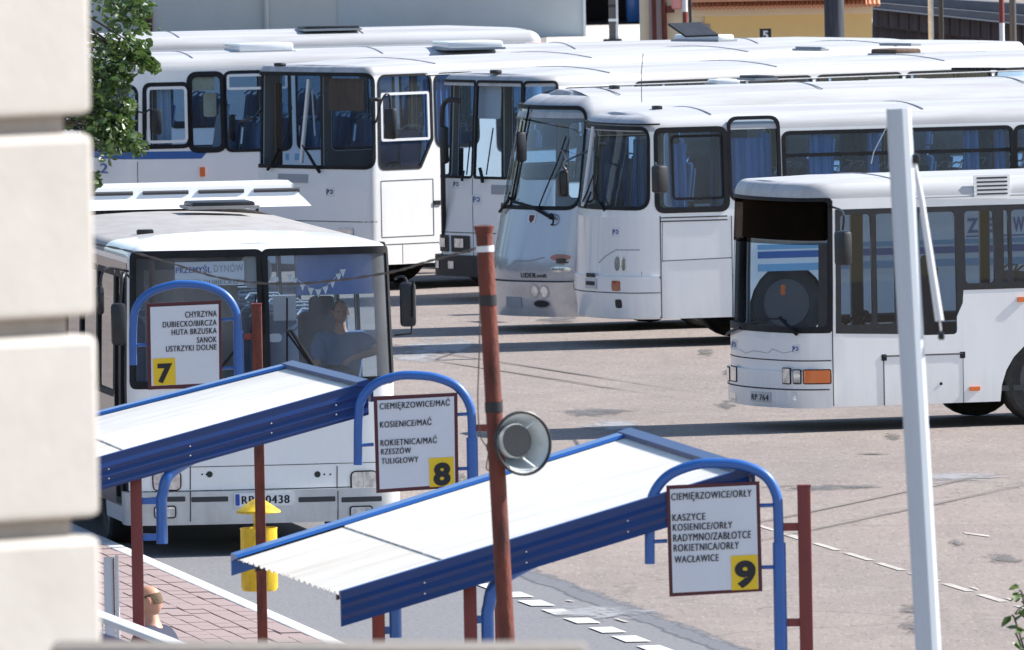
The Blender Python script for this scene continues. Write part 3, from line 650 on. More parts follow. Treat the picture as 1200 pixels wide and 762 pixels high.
# kerb stones
kme = None
for i in range(int((TB - TA) / 1.0)):
    if kme is None:
        b_ = bmesh.new(); box(b_, (0, 0, .07), (.99, .155, .14), bev=.012); o = obj('kerb_stone', b_, M['kerb']); kme = o.data
    else: o = mesh_obj('kerb_stone', kme, None)
    p = kp(TA + i + .5, -.08); o.parent = plat; o.location = p; o.rotation_euler = (0, 0, math.atan2(KD.y, KD.x))
# pavers: 300 nearest in view as objects, others joined
M['pavp'] = mat('pink_paver', (0.33, 0.245, 0.23), .85, dirt=(0.25, 0.20, 0.19), dscale=2.3, damt=.8, bump=.3, bscale=30)
M['pavg'] = mat('grey_paver', (0.36, 0.35, 0.335), .85, dirt=(0.28, 0.27, 0.26), dscale=2.3, damt=.8, bump=.3, bscale=30)
def paver_bm(bm, c, ang, l=.508, w_=.186, z=.14, jit=0):
    rot = MX.Rotation(ang, 3, 'Z'); hl, hw_ = l / 2, w_ / 2; e = .006
    lo = [bm.verts.new(c + rot @ V((x, y, z - .03))) for x, y in ((-hl, -hw_), (hl, -hw_), (hl, hw_), (-hl, hw_))]
    hi = [bm.verts.new(c + rot @ V((x, y, z + jit))) for x, y in ((-hl + e, -hw_ + e), (hl - e, -hw_ + e), (hl - e, hw_ - e), (-hl + e, hw_ - e))]
    bm.faces.new(hi); [bm.faces.new((lo[i], lo[(i + 1) % 4], hi[(i + 1) % 4], hi[i])) for i in range(4)]
pav = []
KA = math.atan2(KD.y, KD.x)
ROWW, ROWL = .19, .52
for r_ in range(int((PW - .2) / ROWW)):
    n_ = -.17 - ROWW / 2 - r_ * ROWW
    for k in range(int((TB - TA) / ROWL)):
        t_ = TA + ROWL * (k + .5 + (.5 if r_ % 2 else 0)); c = kp(t_, n_); px, py = proj(V((c.x, c.y, .14)))
        grey = (n_ < -2.35 and n_ > -2.95)
        vis = 100 < px < 420 and 615 < py < 755
        pav.append((0 if vis else 1, abs(px - 250) + abs(py - 700), c, grey, r_, k))
pav.sort(key=lambda q: (q[0], q[1]))
pme = {}
def shared_paver(grey, v):
    if (grey, v) not in pme:
        b_ = bmesh.new(); paver_bm(b_, V((0, 0, 0)), 0, jit=(-.003, 0, .003)[v]); me = bpy.data.meshes.new('paver'); b_.to_mesh(me); b_.free(); me.materials.append(M['pavg'] if grey else M['pavp']); pme[(grey, v)] = me
    return pme[(grey, v)]
rest = {False: bmesh.new(), True: bmesh.new()}
for i, (v_, _, c, grey, r_, k) in enumerate(pav):
    if i < 300:
        o = mesh_obj('paver', shared_paver(grey, rnd.randrange(3)), None); o.parent = plat; o.location = (c.x, c.y, rnd.uniform(-.002, .002)); o.rotation_euler = (0, 0, KA + rnd.uniform(-.006, .006))
    else: paver_bm(rest[grey], c, KA, jit=rnd.uniform(-.002, .003))
for g_, b_ in rest.items(): o = obj('paver_field', b_, M['pavg' if g_ else 'pavp'], plat, smooth=False); o['kind'] = 'stuff'

# ================================================================== low-floor city bus (right)
def bus_city():
    s = Bus('white low floor city bus with a dark band above its windshield, nearest at right', R(19), ('n', .29, 977, 475), L=12, rc=.40, b=.13, z0=.27, zt=2.54, ztop=2.76, rake=((0, .05), (.3, 0), (1.0, .0), (2.9, .10)), name='bus', xf=.8, tumble=.02, flz=.45, rr=.12, roof='roofw', group='parked white buses')
    q = s.ru(861, 215, 972, 272, 0); u1 = s.uv(975, 300, s.ub)[0] - .02
    zt, zb = 2.53, 2.05
    zw = s.uv(917, 387, 0)[1]
    ul = -s.ub + .12
    s.holes.append(rrect(ul, zw, u1, zt, .05))
    ws = s.patch('windshield', rrect(ul - .01, zw - .01, u1 + .01, zb + .02, .04), M['glw'], off=-.012)
    s.patch('destination_band', rrect(ul - .01, zb - .01, u1 + .01, zt + .01, .04), M['glt'], off=-.006)
    s.patch('band_backing', rrect(ul, zb + .03, u1, zt, .04), M['visor'], off=-.10)
    s.patch('windshield_gasket', rrect(ul - .05, zw - .03, u1 + .02, zt + .02, .05), M['rub'], [rrect(ul + .03, zw + .04, u1 - .03, zt - .02, .05)], off=.006, thick=.03, parent=ws)
    s.patch('black_pillar', rrect(ul - .02, zw, ul + .20, zb, .02), M['blk'], off=-.004)
    s.patch('black_pillar', rrect(u1 - .14, zw, u1, zb, .02), M['blk'], off=-.004)
    # side glazing in one black band
    zc = 1.09; z1 = 2.42
    uA = s.uv(986, 320)[0]
    def U(px, py=300): return s.uv(px, py)[0]
    panes = [(U(985), U(1021), 1.14), (U(1026), U(1048), 1.14), (U(1074), U(1120), 1.0), (U(1131), U(1165), 1.55), (U(1175), U(1182), 1.55), (U(1186), U(1232), 1.55)]
    x = U(1240)
    while x < s.ux(s.L - 1.4): panes.append((x, x + 1.3, 1.55)); x += 1.42
    band = [(U(979), zc - .02), (U(1112, 385), zc - .07), (U(1128, 350), 1.36), (U(1129, 345), 1.5), (s.ux(s.L - .5), 1.5), (s.ux(s.L - .5), z1), (U(979), z1)]
    holes = [rrect(a, z + .02, b, z1 - .06, .05, 4) for a, b, z in panes]
    s.holes += holes
    s.patch('window_surround', band, M['blk'], holes, off=.004, thick=.03)
    for h in holes: s.patch('side_window', grow(h, .012), M['gld'], off=-.006)
    for a, b in ((-1.5, -4), ):
        pass
    h = rrect(-s.ux(1.65), .55, -s.ux(.45), z1 - .05, .05, 4); s.holes.append(h); s.patch('door_window', grow(h, .012), M['gl'], off=-.006)
    x = 1.8
    while x + 1.5 < s.L - .3: 
        h = rrect(-s.ux(x + 1.38), 1.05, -s.ux(x), z1 - .05, .05, 4); s.holes.append(h); s.patch('side_window', grow(h, .012), M['gl'], off=-.006); x += 1.5
    s.finish(arches=(3.02, 8.8), aw=.56, crown=.05)
    # front details
    s.line([(ul, zw - .33), (s.ub - .02, zw - .33)], r=.007); s.line([(s.ub - .0, .28), (s.ub - .0, 2.52)], r=.007)
    s.patch('bumper', rrect(-s.ub - .02, .26, s.ub - .02, .66, .06), s.wall, off=.035, thick=.05)
    zl = s.uv(917, 456, 0)[1]
    s.line([(-s.ub, zl), (s.ub - .05, zl)], r=.008, off=.036)
    for a, b, c, d, m_, g0 in ((853.5, 430, 859, 445, 'lens', -.9), (861, 430, 867, 446, 'lens', -.8), (921, 432, 929, 449, 'lens', .7), (933, 434, 940, 449, 'lens', .8), (944, 434, 972, 449, 'org', 1.0)):
        q = s.ru(a, b, c, d, g0)
        p = s.plate('headlamp' if m_ == 'lens' else 'indicator_lamp', q, m_, off=.046, thick=.01)
        s.patch('lamp_rim', rrect(*q, .01, 3) and grow(rrect(q[0], q[1], q[2], q[3], .01, 3), .012), M['rub'], [rrect(q[0], q[1], q[2], q[3], .01, 3)], off=.043, thick=.01, parent=p)
    q = s.ru(884, 459, 907, 471, 0); p = s.plate('number_plate', q, 'grime', off=.046); s.text('RP 764', (q[0] + .04, min(q[1], q[3]) + .02, q[2] - .04, max(q[1], q[3]) - .025), 'logok', off=.049, parent=p)
    for a, b in ((860, 866), (931, 936)): s.plate('fog_lamp', s.ru(a, 460, b, 469, 0 if a < 900 else .8), 'lens', off=.04)
    s.logo(861, 404, u=-.9, wpx=6, hpx=12); s.logo(933, 409, u=.8)
    s.linepx([(866, 409), (874, 414), (884, 411), (900, 414), (905, 409), (918, 414), (928, 412)], 0, m='logog', r=.004, name='trim_scratch')
    # side details
    fl = s.ru(1036, 416, 1129, 474); s.line([(fl[0], fl[3]), (fl[2], fl[3])], r=.009); s.line([(fl[0], fl[1]), (fl[0], fl[3])], r=.007); s.line([(fl[2], fl[1]), (fl[2], fl[3])], r=.004)
    for a in (1036, 1128): u_ = U(a, 418); s.plate('flap_hinge', (u_ - .03, fl[3] - .05, u_ + .03, fl[3] + .02), 'rub')
    s.plate('lock', (U(1103, 460) - .015, .47, U(1103, 460) + .015, .5), 'rub')
    s.plate('side_marker', s.ru(1136, 453, 1148, 458), 'org', thick=.02, off=.02); s.plate('side_marker', s.ru(1192, 348, 1202, 354), 'org', thick=.02, off=.02)
    q = s.ru(1141, 205, 1183, 231); v = s.patch('roof_vent', rrect(*[q[i] for i in (0, 1, 2, 3)], .02), s.wall, off=.014, thick=.02)
    for k in range(5):
        zz = q[1] + (q[3] - q[1]) * (.14 + .18 * k); s.patch('vent_slot', rrect(q[0] + .03, zz - .008, q[2] - .03, zz + .012, .004, 2), M['seam'], off=.016, parent=v)
    s.cab(dash=1.05, seatcol='seat'); s.seats(3.2, 10.5, 1.0)
    # interior posts
    bm = bmesh.new()
    for x_, y_ in ((1.6, .3), (1.9, -.25), (3.1, .3), (3.2, -.3), (5.2, .3), (5.3, -.3)): tube(bm, [(x_, y_, .45), (x_, y_, 2.5)], .018, 6)
    obj('handrail', bm, M['blk'], s.t); s.plate('orange_sticker', s.ru(912, 334, 917, 346, .2), 'org', off=-.03)
    bm = bmesh.new(); box(bm, (1.75, -.75, 1.2), (.05, .9, 1.1)); obj('cab_partition', bm, M['blk'], s.t)
    # mirrors and wipers
    a = s.locx(984, 252, .3); hd = s.locx(988, 291, .02)
    s.mirror([s.map(s.ub, 2.45, 0), s.locx(988, 249, .05), hd + V((0, 0, .2))], hd, .2, .37, hd=.12, rotz=.3)
    s.wiper([(937, 392), (931, 386), (918, 372)], r=.02, blade=[(890, 373), (918, 374), (924, 376)]); s.wiper([(872, 384), (862, 388), (855, 392)], r=.016, blade=[(870, 380), (900, 376)])
    p = G(1021, 192, 2.76); q = s.MW.inverted() @ p
    tubeo('antenna', [q, s.MW.inverted() @ PD(1024, 178, p.y), s.MW.inverted() @ PD(1040, 147, p.y)], .007, M['chr'], s.t, 5)
    s.rooflamps([(867, 206)]);
    s.line([(s.ub + .9, s.zt - .015), (s.ux(s.L - .4), s.zt - .015)], m='logog', r=.012, name='roof_gutter')
    return s
# ================================================================== bus C
def bus_c():
    s = Bus('white coach with blue curtained side windows, directly behind the low floor city bus', R(16.5), ('n', .33, 774, 376), L=11.5, rc=.42, b=.20, z0=.35, zt=2.66, ztop=2.92, rake=((0, .14), (.3, .05), (.75, 0), (1.6, .04), (2.9, .24)), xf=.6, tumble=.04, group='parked white buses', rr=.2)
    zt_ = s.uv(720, 150, 0)[1]; zb_ = s.uv(720, 244, 0)[1]; ur = s.uv(760, 200, s.ub * .8)[0]
    q = rrect(-s.ub + .05, zb_, ur, zt_, .16, 6)
    w_ = s.window(q, g='glw', name='windshield', gask=.05)
    bm = bmesh.new(); um = -.18; tube(bm, [s.map(um, zb_, .012), s.map(um, (zb_ + zt_) / 2, .012), s.map(um, zt_, .012)], .028, 8); obj('windshield_bar', bm, M['alu'], s.t)
    s.win(769, 152, 851, 246, r=.10, gask=.07, name='driver_window')
    q2 = s.ru(787, 158, 848, 234); s.patch('sliding_frame', rrect(*q2, .06), M['rub'], [grow(rrect(*q2, .06), -.03)], off=-.004, thick=.01)
    s.win(855, 138, 913, 234, r=.12, gask=.045)
    def big(x0, x1, top=133, bot=240):
        zt2 = 2.66; u0 = s.uv(x0, 170)[0]; u1 = s.uv(x1, 160)[0]; w = s.window(rrect(u0, 1.62, u1, 2.60, .09, 5), gask=.05)
        s.patch('vent_bar', rrect(u0 + .02, 2.30, u1 - .02, 2.345, .005, 2), M['rub'], off=.0, thick=.01, parent=w)
    big(918, 1051); big(1056, 1186); big(1190, 1300)
    u = s.uv(1306, 160)[0]
    while u < s.ux(s.L - 1.7): s.window(rrect(u, 1.62, u + 1.4, 2.6, .09)); u += 1.48
    s.window(rrect(-s.ux(1.3), .85, -s.ux(.5), 2.55, .06, 4), name='door_window'); x = 1.4
    while x + 1.5 < s.L - .3: s.window(rrect(-s.ux(x + 1.41), 1.62, -s.ux(x), 2.6, .09, 4)); x += 1.5
    s.finish(arches=(2.25, 8.2), aw=.52)
    s.line([(s.ub + .02, .36), (s.ub + .02, 1.62)], r=.008)
    zz = s.uv(720, 324, 0)[1]; s.patch('bumper', rrect(-s.ub, .36, s.ub, zz, .05), s.wall, off=.03, thick=.05)
    z2 = s.uv(720, 343, 0)[1]; s.line([(-s.ub, z2), (s.ub, z2)], r=.006, off=.032); s.line([(s.ub - .0, .36), (s.ub, zz)], r=.01, off=.02)
    for x0, y0, x1, y1, m_, u0 in ((719.5, 329, 729, 341, 'orgd', .5), (675.5, 327, 679, 338, 'orgd', -1.0), (724, 351, 731, 361, 'blk', .5), (677, 349, 680, 358, 'blk', -1.0)):
        s.plate('fog_lamp' if m_ == 'blk' else 'indicator_lamp', s.ru(x0, y0, x1, y1, u0), m_, off=.04, thick=.012, r=.03)
    q = s.ru(689, 326, 702, 338, -.3); p = s.plate('number_plate', q, 'grime', off=.04); [s.plate('plate_marks', (q[0]+.04, q[1]+.04+k*.1, q[2]-.04, q[1]+.09+k*.1), 'logok', off=.043, r=.002, thick=.001, parent=p) for k in (0, 1)]
    for dx in (0, 7):
        u_, z_ = s.uv(724 + dx, 309, .5); bm = bmesh.new()
        s.patch('headlamp', [(u_ + .055 * math.cos(a), z_ + .09 * math.sin(a)) for a in [2 * math.pi * k / 14 for k in range(14)]], M['lens'], off=.012, thick=.02)
        s.patch('headlamp_rim', [(u_ + .068 * math.cos(a), z_ + .105 * math.sin(a)) for a in [2 * math.pi * k / 14 for k in range(14)]], s.wall, off=.008, thick=.02)
    s.linepx([(702, 308), (710, 300), (722, 293), (750, 293)], .2, m='logog', r=.008, name='body_crease')
    s.logo(722, 272, u=.5)
    s.patch('screen_lip', rrect(-s.ub, zt_ + .04, s.ub + .05, zt_ + .06, .003, 2), M['rub'], off=.02, thick=.02)
    # side seams, stripes and lettering
    def U(px, py=300): return s.uv(px, py)[0]
    s.line([(U(776), s.uv(776, 306)[1]), (U(858), s.uv(858, 302)[1])], r=.006); s.line([(U(858), .36), (U(858), 1.6)], r=.006)
    for dy in (0, .045): s.plate('trim_strip', (U(775), 1.545 + dy, U(853), 1.56 + dy), 'seam', off=.008, r=.002)
    s.line([(U(776, 250), s.uv(776, 261)[1]), (U(776, 300), 1.05)], r=.004)
    s.plate('blue_band', (U(888), 1.06, s.ux(s.L - .3), 1.145), 'stripe', r=.002, off=.004, thick=.003); s.plate('pale_band', (U(888), 1.17, s.ux(s.L - .3), 1.23), 'stripel', r=.002, off=.004, thick=.003)
    s.plate('blue_band', (U(888), .9, s.ux(s.L - .3), .99), 'stripel', r=.002, off=.004, thick=.003)
    for ch, a in (('Z', 1133), ('E', 1152), ('W', 1187)):
        s.text(ch, (U(a, 260), 1.31, U(a, 260) + .15, 1.49), 'stripe', bold=.03)
    for a, b in ((1132, 1160), (1176, 1204)): s.plate('small_print', (U(a, 270), 1.25, U(b, 270), 1.27), 'stripe', r=.002, off=.004, thick=.002)
    # curtains and seats
    s.curtain(s.plan(U(862))[0], s.plan(U(900))[0], 1.55, 2.55)
    for a, b in ((1.95, 2.1), (2.6, 2.9), (3.35, 3.5), (4.6, 4.8), (5.0, 5.15), (6.3, 6.6), (7.6, 7.9)): s.curtain(a, b, 1.55, 2.6)
    for a, b in ((2.0, 2.5), (3.7, 4.1), (5.4, 5.7), (6.4, 6.8)): s.curtain(a, b, 1.55, 2.6, side=1)
    s.curtain(.8, 1.0, 1.6, 2.5); s.curtain(1.0, 1.25, 1.6, 2.5, side=1)
    s.cab(dash=1.5); s.seats(1.9, 10.8, .8)
    hd = s.locx(773, 210, .1); s.mirror([s.map(s.ub + .02, 2.2), hd + V((-.06, -.03, .2)), hd], hd, .16, .34, hd=.16, rotz=.4)
    s.mirror([s.map(-s.ub + .1, 2.4), s.locx(662, 190, -.35), s.locx(664, 200, -.4)], s.locx(660, 215, -.42), .05, .3)
    s.wiper([(712, 247), (706, 236), (701, 222)], blade=[(684, 240), (692, 222), (698, 205)]); s.wiper([(690, 243), (697, 225)], blade=[(712, 246), (707, 237)])
    s.rooflamps([(770, 130), (703, 126)])
    s.hatch(1012, 1104, 104, h=.12, m='white', dy=.7)
    s.hatch(828, 868, 99, h=.07, m='white', dy=.4)
    return s
# ================================================================== bus E (silver)
def bus_e():
    s = Bus('silver grey coach with a tall raked windshield and round nose', R(20), ('n', .2, 690, 371), L=11.5, rc=.45, b=.34, z0=.2, zt=2.70, ztop=3.05, rake=((0, .10), (.35, .03), (.8, 0), (1.47, .15), (3.05, .50)), xf=1.3, tumble=.05, wall='silver', roof='roofw', group='parked white buses', rr=.35)
    zt_ = s.uv(645, 126, 0)[1]; zb_ = s.uv(640, 244, 0)[1]; ur = s.uv(683, 190, s.ub * .7)[0]
    s.window(rrect(-ur - .05, zb_, ur, zt_, .2, 6), g='gle', name='windshield', gask=.05)
    bm = bmesh.new(); tube(bm, [s.map(.02, zb_ + (zt_ - zb_) * k / 6, .01) for k in range(7)], .014, 6); obj('windshield_seal', bm, M['rub'], s.t)
    s.window(rrect(s.ub + .1, 1.5, s.ub + 1.0, 2.55, .1)); s.generic(1.9, 1.6, 2.6)
    s.finish(arches=(2.4, 8.3), aw=.52)
    zz = s.uv(640, 331, 0)[1]; s.patch('bumper', rrect(-s.ub, .2, s.ub, zz, .06), M['bumps'], off=.035, thick=.05)
    s.line([(-s.ub, zz + .01), (s.ub, zz + .01)], r=.008, off=.02)
    def oval(px, py, rx, ry, name, m_, u, off=.02):
        a, b = s.uv(px, py, u)
        o = s.patch(name, [(a + rx * math.cos(t), b + ry * math.sin(t)) for t in [2 * math.pi * k / 18 for k in range(18)]], M[m_], off=off, thick=.02)
        s.patch('lamp_rim', [(a + (rx + .02) * math.cos(t), b + (ry + .02) * math.sin(t)) for t in [2 * math.pi * k / 18 for k in range(18)]], s.wall, off=off - .005, thick=.02, parent=o)
    oval(657, 302, .14, .045, 'indicator_lamp', 'orgd', .6); oval(657, 316, .14, .035, 'front_lamp', 'lens', .6)
    oval(629, 341, .05, .07, 'headlamp', 'lens', .3, .045); oval(640, 342, .05, .07, 'headlamp', 'lens', .4, .045); oval(637, 356, .11, .045, 'fog_lamp', 'blk', .4, .045)
    q = s.ru(597, 348, 614, 360, -.3); s.plate('number_plate', q, 'logog', off=.045)
    q = s.ru(611, 319.5, 628, 325.5, 0); s.text('LIDER', (q[0], q[1], q[2], q[3]), 'logok'); q = s.ru(629.5, 320.5, 640, 325.5, .2); s.text('midi', (q[0], q[1], q[2], q[3]), 'logok')
    s.linepx([(601, 310), (604, 306), (620, 306), (638, 302)], 0, m='logog', r=.008, name='body_crease')
    q = s.ru(619, 251, 628, 261, 0); p = s.plate('shield_emblem', q, 'ppl', off=.006); a = (q[0] + q[2]) / 2; b = (q[1] + q[3]) / 2
    s.patch('shield_mark', [(a - .05, b + .04), (a + .05, b + .04), (a + .045, b - .02), (a, b - .06), (a - .045, b - .02)], M['maroon'], off=.009, parent=p)
    s.wiper([(650, 256), (640, 250), (628, 243), (605, 236)], r=.022, blade=[(632, 246), (640, 225), (655, 190), (665, 160)])
    u_, z_ = s.uv(648, 257, .4); bm = bmesh.new(); c = s.map(u_, z_, .03); tube(bm, [c + V((0, .07 * math.cos(t), .07 * math.sin(t))) for t in [2 * math.pi * k / 14 for k in range(12)]], .012, 6); obj('wiper_pivot', bm, M['rub'], s.t)
    s.wiper([(590, 248), (596, 240), (602, 232)], r=.02, blade=[(594, 245), (600, 225)])
    # hanging mirrors
    hd = s.locx(611, 172, -.25); s.mirror([s.map(-.7, 2.68), s.locx(612, 140, -.25), hd + V((0, 0, .2))], hd, .05, .38, hd=.14, rotz=.2)
    hd = s.locx(660, 215, -.3); s.mirror([s.map(.95, 2.3), s.locx(664, 190, -.3), hd + V((0, 0, .12))], hd, .16, .34, hd=.1, rotz=.2)
    s.cab(dash=1.4, seatcol='seat'); s.seats(1.9, 10.5)
    s.curtain(1.6, 2.2, 1.6, 2.55, side=1)
    s.rooflamps([(720, 106), (716, 124)])
    q = s.MW.inverted() @ G(752, 120, 3.0); tubeo('antenna', [q, q + V((0, 0, .35)), q + V((.03, 0, .6))], .005, M['blk'], s.t, 5); 
    s.hatch(870, 905, 92, h=.04, m='blk')
    return s
# ================================================================== bus D
def bus_d():
    s = Bus('boxy white coach with a black bumper and divided windshield, just left of the silver coach', R(35), ('f', .34, 533, 319), L=12, rc=.40, b=.04, z0=.34, zt=2.86, ztop=3.08, rake=((0, 0), (1.5, 0), (3.1, .10)), xf=.9, tumble=.02, group='parked white buses', rr=.12)
    zb_ = s.uv(590, 209, 0)[1]; zt_ = s.uv(590, 96, 0)[1]; ua = s.uv(536, 150, -.95)[0]; ub_ = s.uv(556, 150, -.7)[0]; um = s.uv(611, 150, 0)[0]
    s.window(rrect(-s.ub + .06, zb_, ub_ - .02, zt_, .05, 4), g='glw', name='windshield_corner')
    s.window(rrect(ub_ + .03, zb_, um, zt_, .05, 4), g='glw', name='windshield')
    s.window(rrect(um + .03, zb_, s.ub - .05, zt_, .08, 4), g='glw', name='windshield')
    s.window(rrect(s.ub + .05, 1.6, s.ub + 1.0, zt_ - .1, .1), name='driver_window'); s.generic(1.7, 1.75, zt_ - .05)
    s.finish(arches=(2.6, 8.8), aw=.55)
    s.patch('bumper', rrect(-s.ub - .1, .32, s.ub + .1, .60, .04), M['blk'], off=.09, thick=.1)
    for u0, u1 in ((-s.ub + .02, -.78), (-.70, .30 - .7 + .15)): s.plate('lamp_panel', (u0, .64, u1, .86), 'blk', off=.02)
    for u0, u1 in ((-s.ub + .12, -.85), (-.60, -.38)): s.plate('headlamp', (u0, .70, u1, .82), 'lens', off=.03)
    for u0, u1 in ((-1.0, -.9), (-.66, -.52)): s.plate('fog_lamp', (u0, .42, u1, .52), 'lens', off=.10)
    s.line([(-s.ub, .9), (s.ub, .9)], r=.006); s.line([(ub_, .6), (ub_, zb_)], r=.006)
    q = s.ru(576, 217, 599, 228, -.2); s.plate('bonnet_vent', q, 'logog', off=.008)
    s.logo(535, 216, 'logok', u=-1.0, wpx=8, hpx=10); s.logo(559, 234, 'stripe', u=-.6, wpx=11, hpx=12)
    s.plate('black_corner', (-s.ub - .18, .5, -s.ub - .02, 2.0), 'blk', off=.03)
    hd = s.locx(522, 165, -.1)
    s.mirror([s.locx(540, 119, 0), s.locx(528, 117, -.1), s.locx(520, 123, -.12), s.locx(518, 150, -.12), s.locx(519, 200, -.1), s.locx(521, 320, .15)], s.locx(521, 170, -.12), .10, .5, r=.035, hd=.1)
    s.wiper([(569, 214), (568, 206), (566, 197)], r=.025, blade=[(572, 205), (577, 170), (580, 150)]); s.wiper([(545, 212), (547, 200)], r=.02, blade=[(549, 205), (553, 165)])
    s.cab(dash=1.5, seatcol='seat'); s.seats(2.2, 11, .82)
    s.patch('sun_visor', rrect(-.4, zt_ - .5, .25, zt_ - .06, .03), M['seatg'], off=-.12, thick=.01)
    s.rooflamps([(581, 84), (693, 87)])
    s.hatch(1002, 1098, 63, h=.07, m='curb', dy=.6, z=3.08)
    s.hatch(940, 960, 58, h=.04, m='logog')
    rr = None
    for k in range(6):
        a = s.MW.inverted() @ G(1131 + k * 7.5, 80, 3.12)
        if rr is None: rr = thing_child('roof_rack', V((a.x, a.y, 3.08)), s.t)
        b_ = box(bmesh.new(), V((a.x, a.y, 3.11)) - V(rr.location), (.075, .5, .03)); obj('rack_bar', b_, M['rub'], rr)
    s.line([(s.ub + .9, s.zt - .015), (s.ux(s.L - .4), s.zt - .015)], m='logog', r=.012, name='roof_gutter')
    return s
# ================================================================== bus B
def bus_b():
    s = Bus('white coach with a broad upright windshield and a white framed sliding driver window', R(39), ('n', .36, 443, 311), L=12, rc=.16, b=.05, z0=.36, zt=2.93, ztop=3.13, rake=((0, 0), (1.5, 0), (1.6, .01), (3.1, .05)), xf=.9, tumble=.015, group='parked white buses', rr=.1)
    zb_ = s.uv(370, 196, 0)[1]; zt_ = s.uv(370, 87, 0)[1]; ul = -s.ub + .02; ur = s.uv(438, 150, .9)[0]
    s.window(rpoly([(ul, zb_), (ur, zb_), (ur, zt_), (ul, zt_)], [.03, .14, .14, .03], 5), g='glw', name='windshield', gask=.05)
    def U(px, py=150): return s.uv(px, py)[0]
    q = s.ru(444, 88, 506, 197)
    s.window(rpoly([(q[0], q[1]), (q[2] - .22, q[1]), (q[2], q[1] + .38), (q[2], q[3]), (q[0], q[3])], [.1, .04, .04, .12, .12], 5), name='driver_window', inner=s.ru(446, 108, 503, 165))
    s.win(510, 86, 560, 171, r=.14)
    s.generic(2.35, 1.85, zt_ - .02)
    s.finish(arches=(2.35, 8.8), aw=.56)
    q = s.ru(447, 211, 508, 277); s.line([(q[0], q[1]), (q[2], q[1]), (q[2], q[3]), (q[0], q[3]), (q[0], q[1])], r=.006)
    z_ = s.uv(470, 286)[1]; s.line([(s.ub - .1, z_), (s.ub + 3, z_)], r=.006); s.line([(U(472, 295), .37), (U(472, 290), z_)], r=.004)
    s.plate('door_handle', s.ru(508, 235, 517, 240), 'rub', thick=.02, off=.02)
    q = s.ru(326, 204, 361, 214, -.4); s.plate('bonnet_vent', q, 'logog', off=.008); s.logo(387, 225, 'logok', u=.2, wpx=10, hpx=11)
    s.line([(-s.ub, .95), (s.ub, .95)], r=.006); s.patch('bumper', rrect(-s.ub, .36, s.ub, .62, .04), s.wall, off=.05, thick=.06)
    for u0 in (-.95, .65): s.plate('headlamp', (u0, .68, u0 + .3, .86), 'lens', off=.02)
    bm = bmesh.new(); tube(bm, [s.map(*s.uv(360, 93, 0), -.03), s.map(*s.uv(351, 191, 0), -.03)], .03, 8); obj('windshield_bar', bm, M['alu'], s.t)
    bm = bmesh.new(); tube(bm, [s.map(*s.uv(345, 106, 0), -.3), s.map(*s.uv(352, 160, 0), -.25)], .012, 6); obj('handrail', bm, M['alu'], s.t)
    s.wiper([(378, 202), (373, 195), (366, 183)], r=.022, blade=[(366, 183), (356, 170), (368, 190)]); s.wiper([(317, 199), (322, 192), (330, 175)], r=.022, blade=[(330, 178), (338, 160), (344, 125)])
    s.plate('screen_notice', s.ru(333, 180, 337, 188, -.5), 'stripel', off=-.02); s.plate('screen_notice', s.ru(344, 180, 350, 188, -.4), 'stripel', off=-.02)
    s.patch('sun_visor', rrect(s.uv(376, 100, 0)[0], zt_ - .5, ur - .28, zt_ - .06, .03), M['curb'], off=-.14, thick=.01)
    s.cab(dash=1.5, seatcol='seatg'); s.seats(2.0, 11, .82)
    s.curtain(1.15, 1.8, 1.8, 2.85); s.curtain(.34, .48, 1.6, 2.8, 'curb', side=1)
    hd = s.locx(458, 145, .25); s.mirror([s.map(s.ub, 2.3), s.locx(448, 116, .1), s.locx(456, 112, .2), hd], hd, .2, .42, hd=.1)
    hd2 = s.locx(507, 148, -.1)
    hd = s.locx(317, 165, -.4); s.mirror([s.map(-s.ub, 2.5), s.locx(298, 138, -.25), s.locx(290, 140, -.3), s.locx(282, 142, -.3)], s.locx(272, 150, -.3), .05, .36, hd=.1)
    s.rooflamps([(328, 74), (440, 76)])
    # open skylight flap of dark glass
    a = s.MW.inverted() @ G(780, 50, 3.15); b = s.MW.inverted() @ G(868, 48, 3.15)
    r = s.hatch(782, 868, 47, h=.08, m='white', dy=1.0)
    x0, x1 = sorted((a.x, b.x)); yc = (a.y + b.y) / 2
    bm = bmesh.new(); box(bm, ((x0 + x1) / 2 + (x1 - x0) * .16, yc + .40, 3.31), ((x1 - x0) * .62, .42, .03), MX.Rotation(.42, 3, 'X')); o = obj('hatch_flap', bm, M['blk'], r)
    s.hatch(1035, 1075, 52, h=.02, m='logog')
    s.line([(s.ub + .9, s.zt - .015), (s.ux(s.L - .4), s.zt - .015)], m='logog', r=.012, name='roof_gutter')
    return s
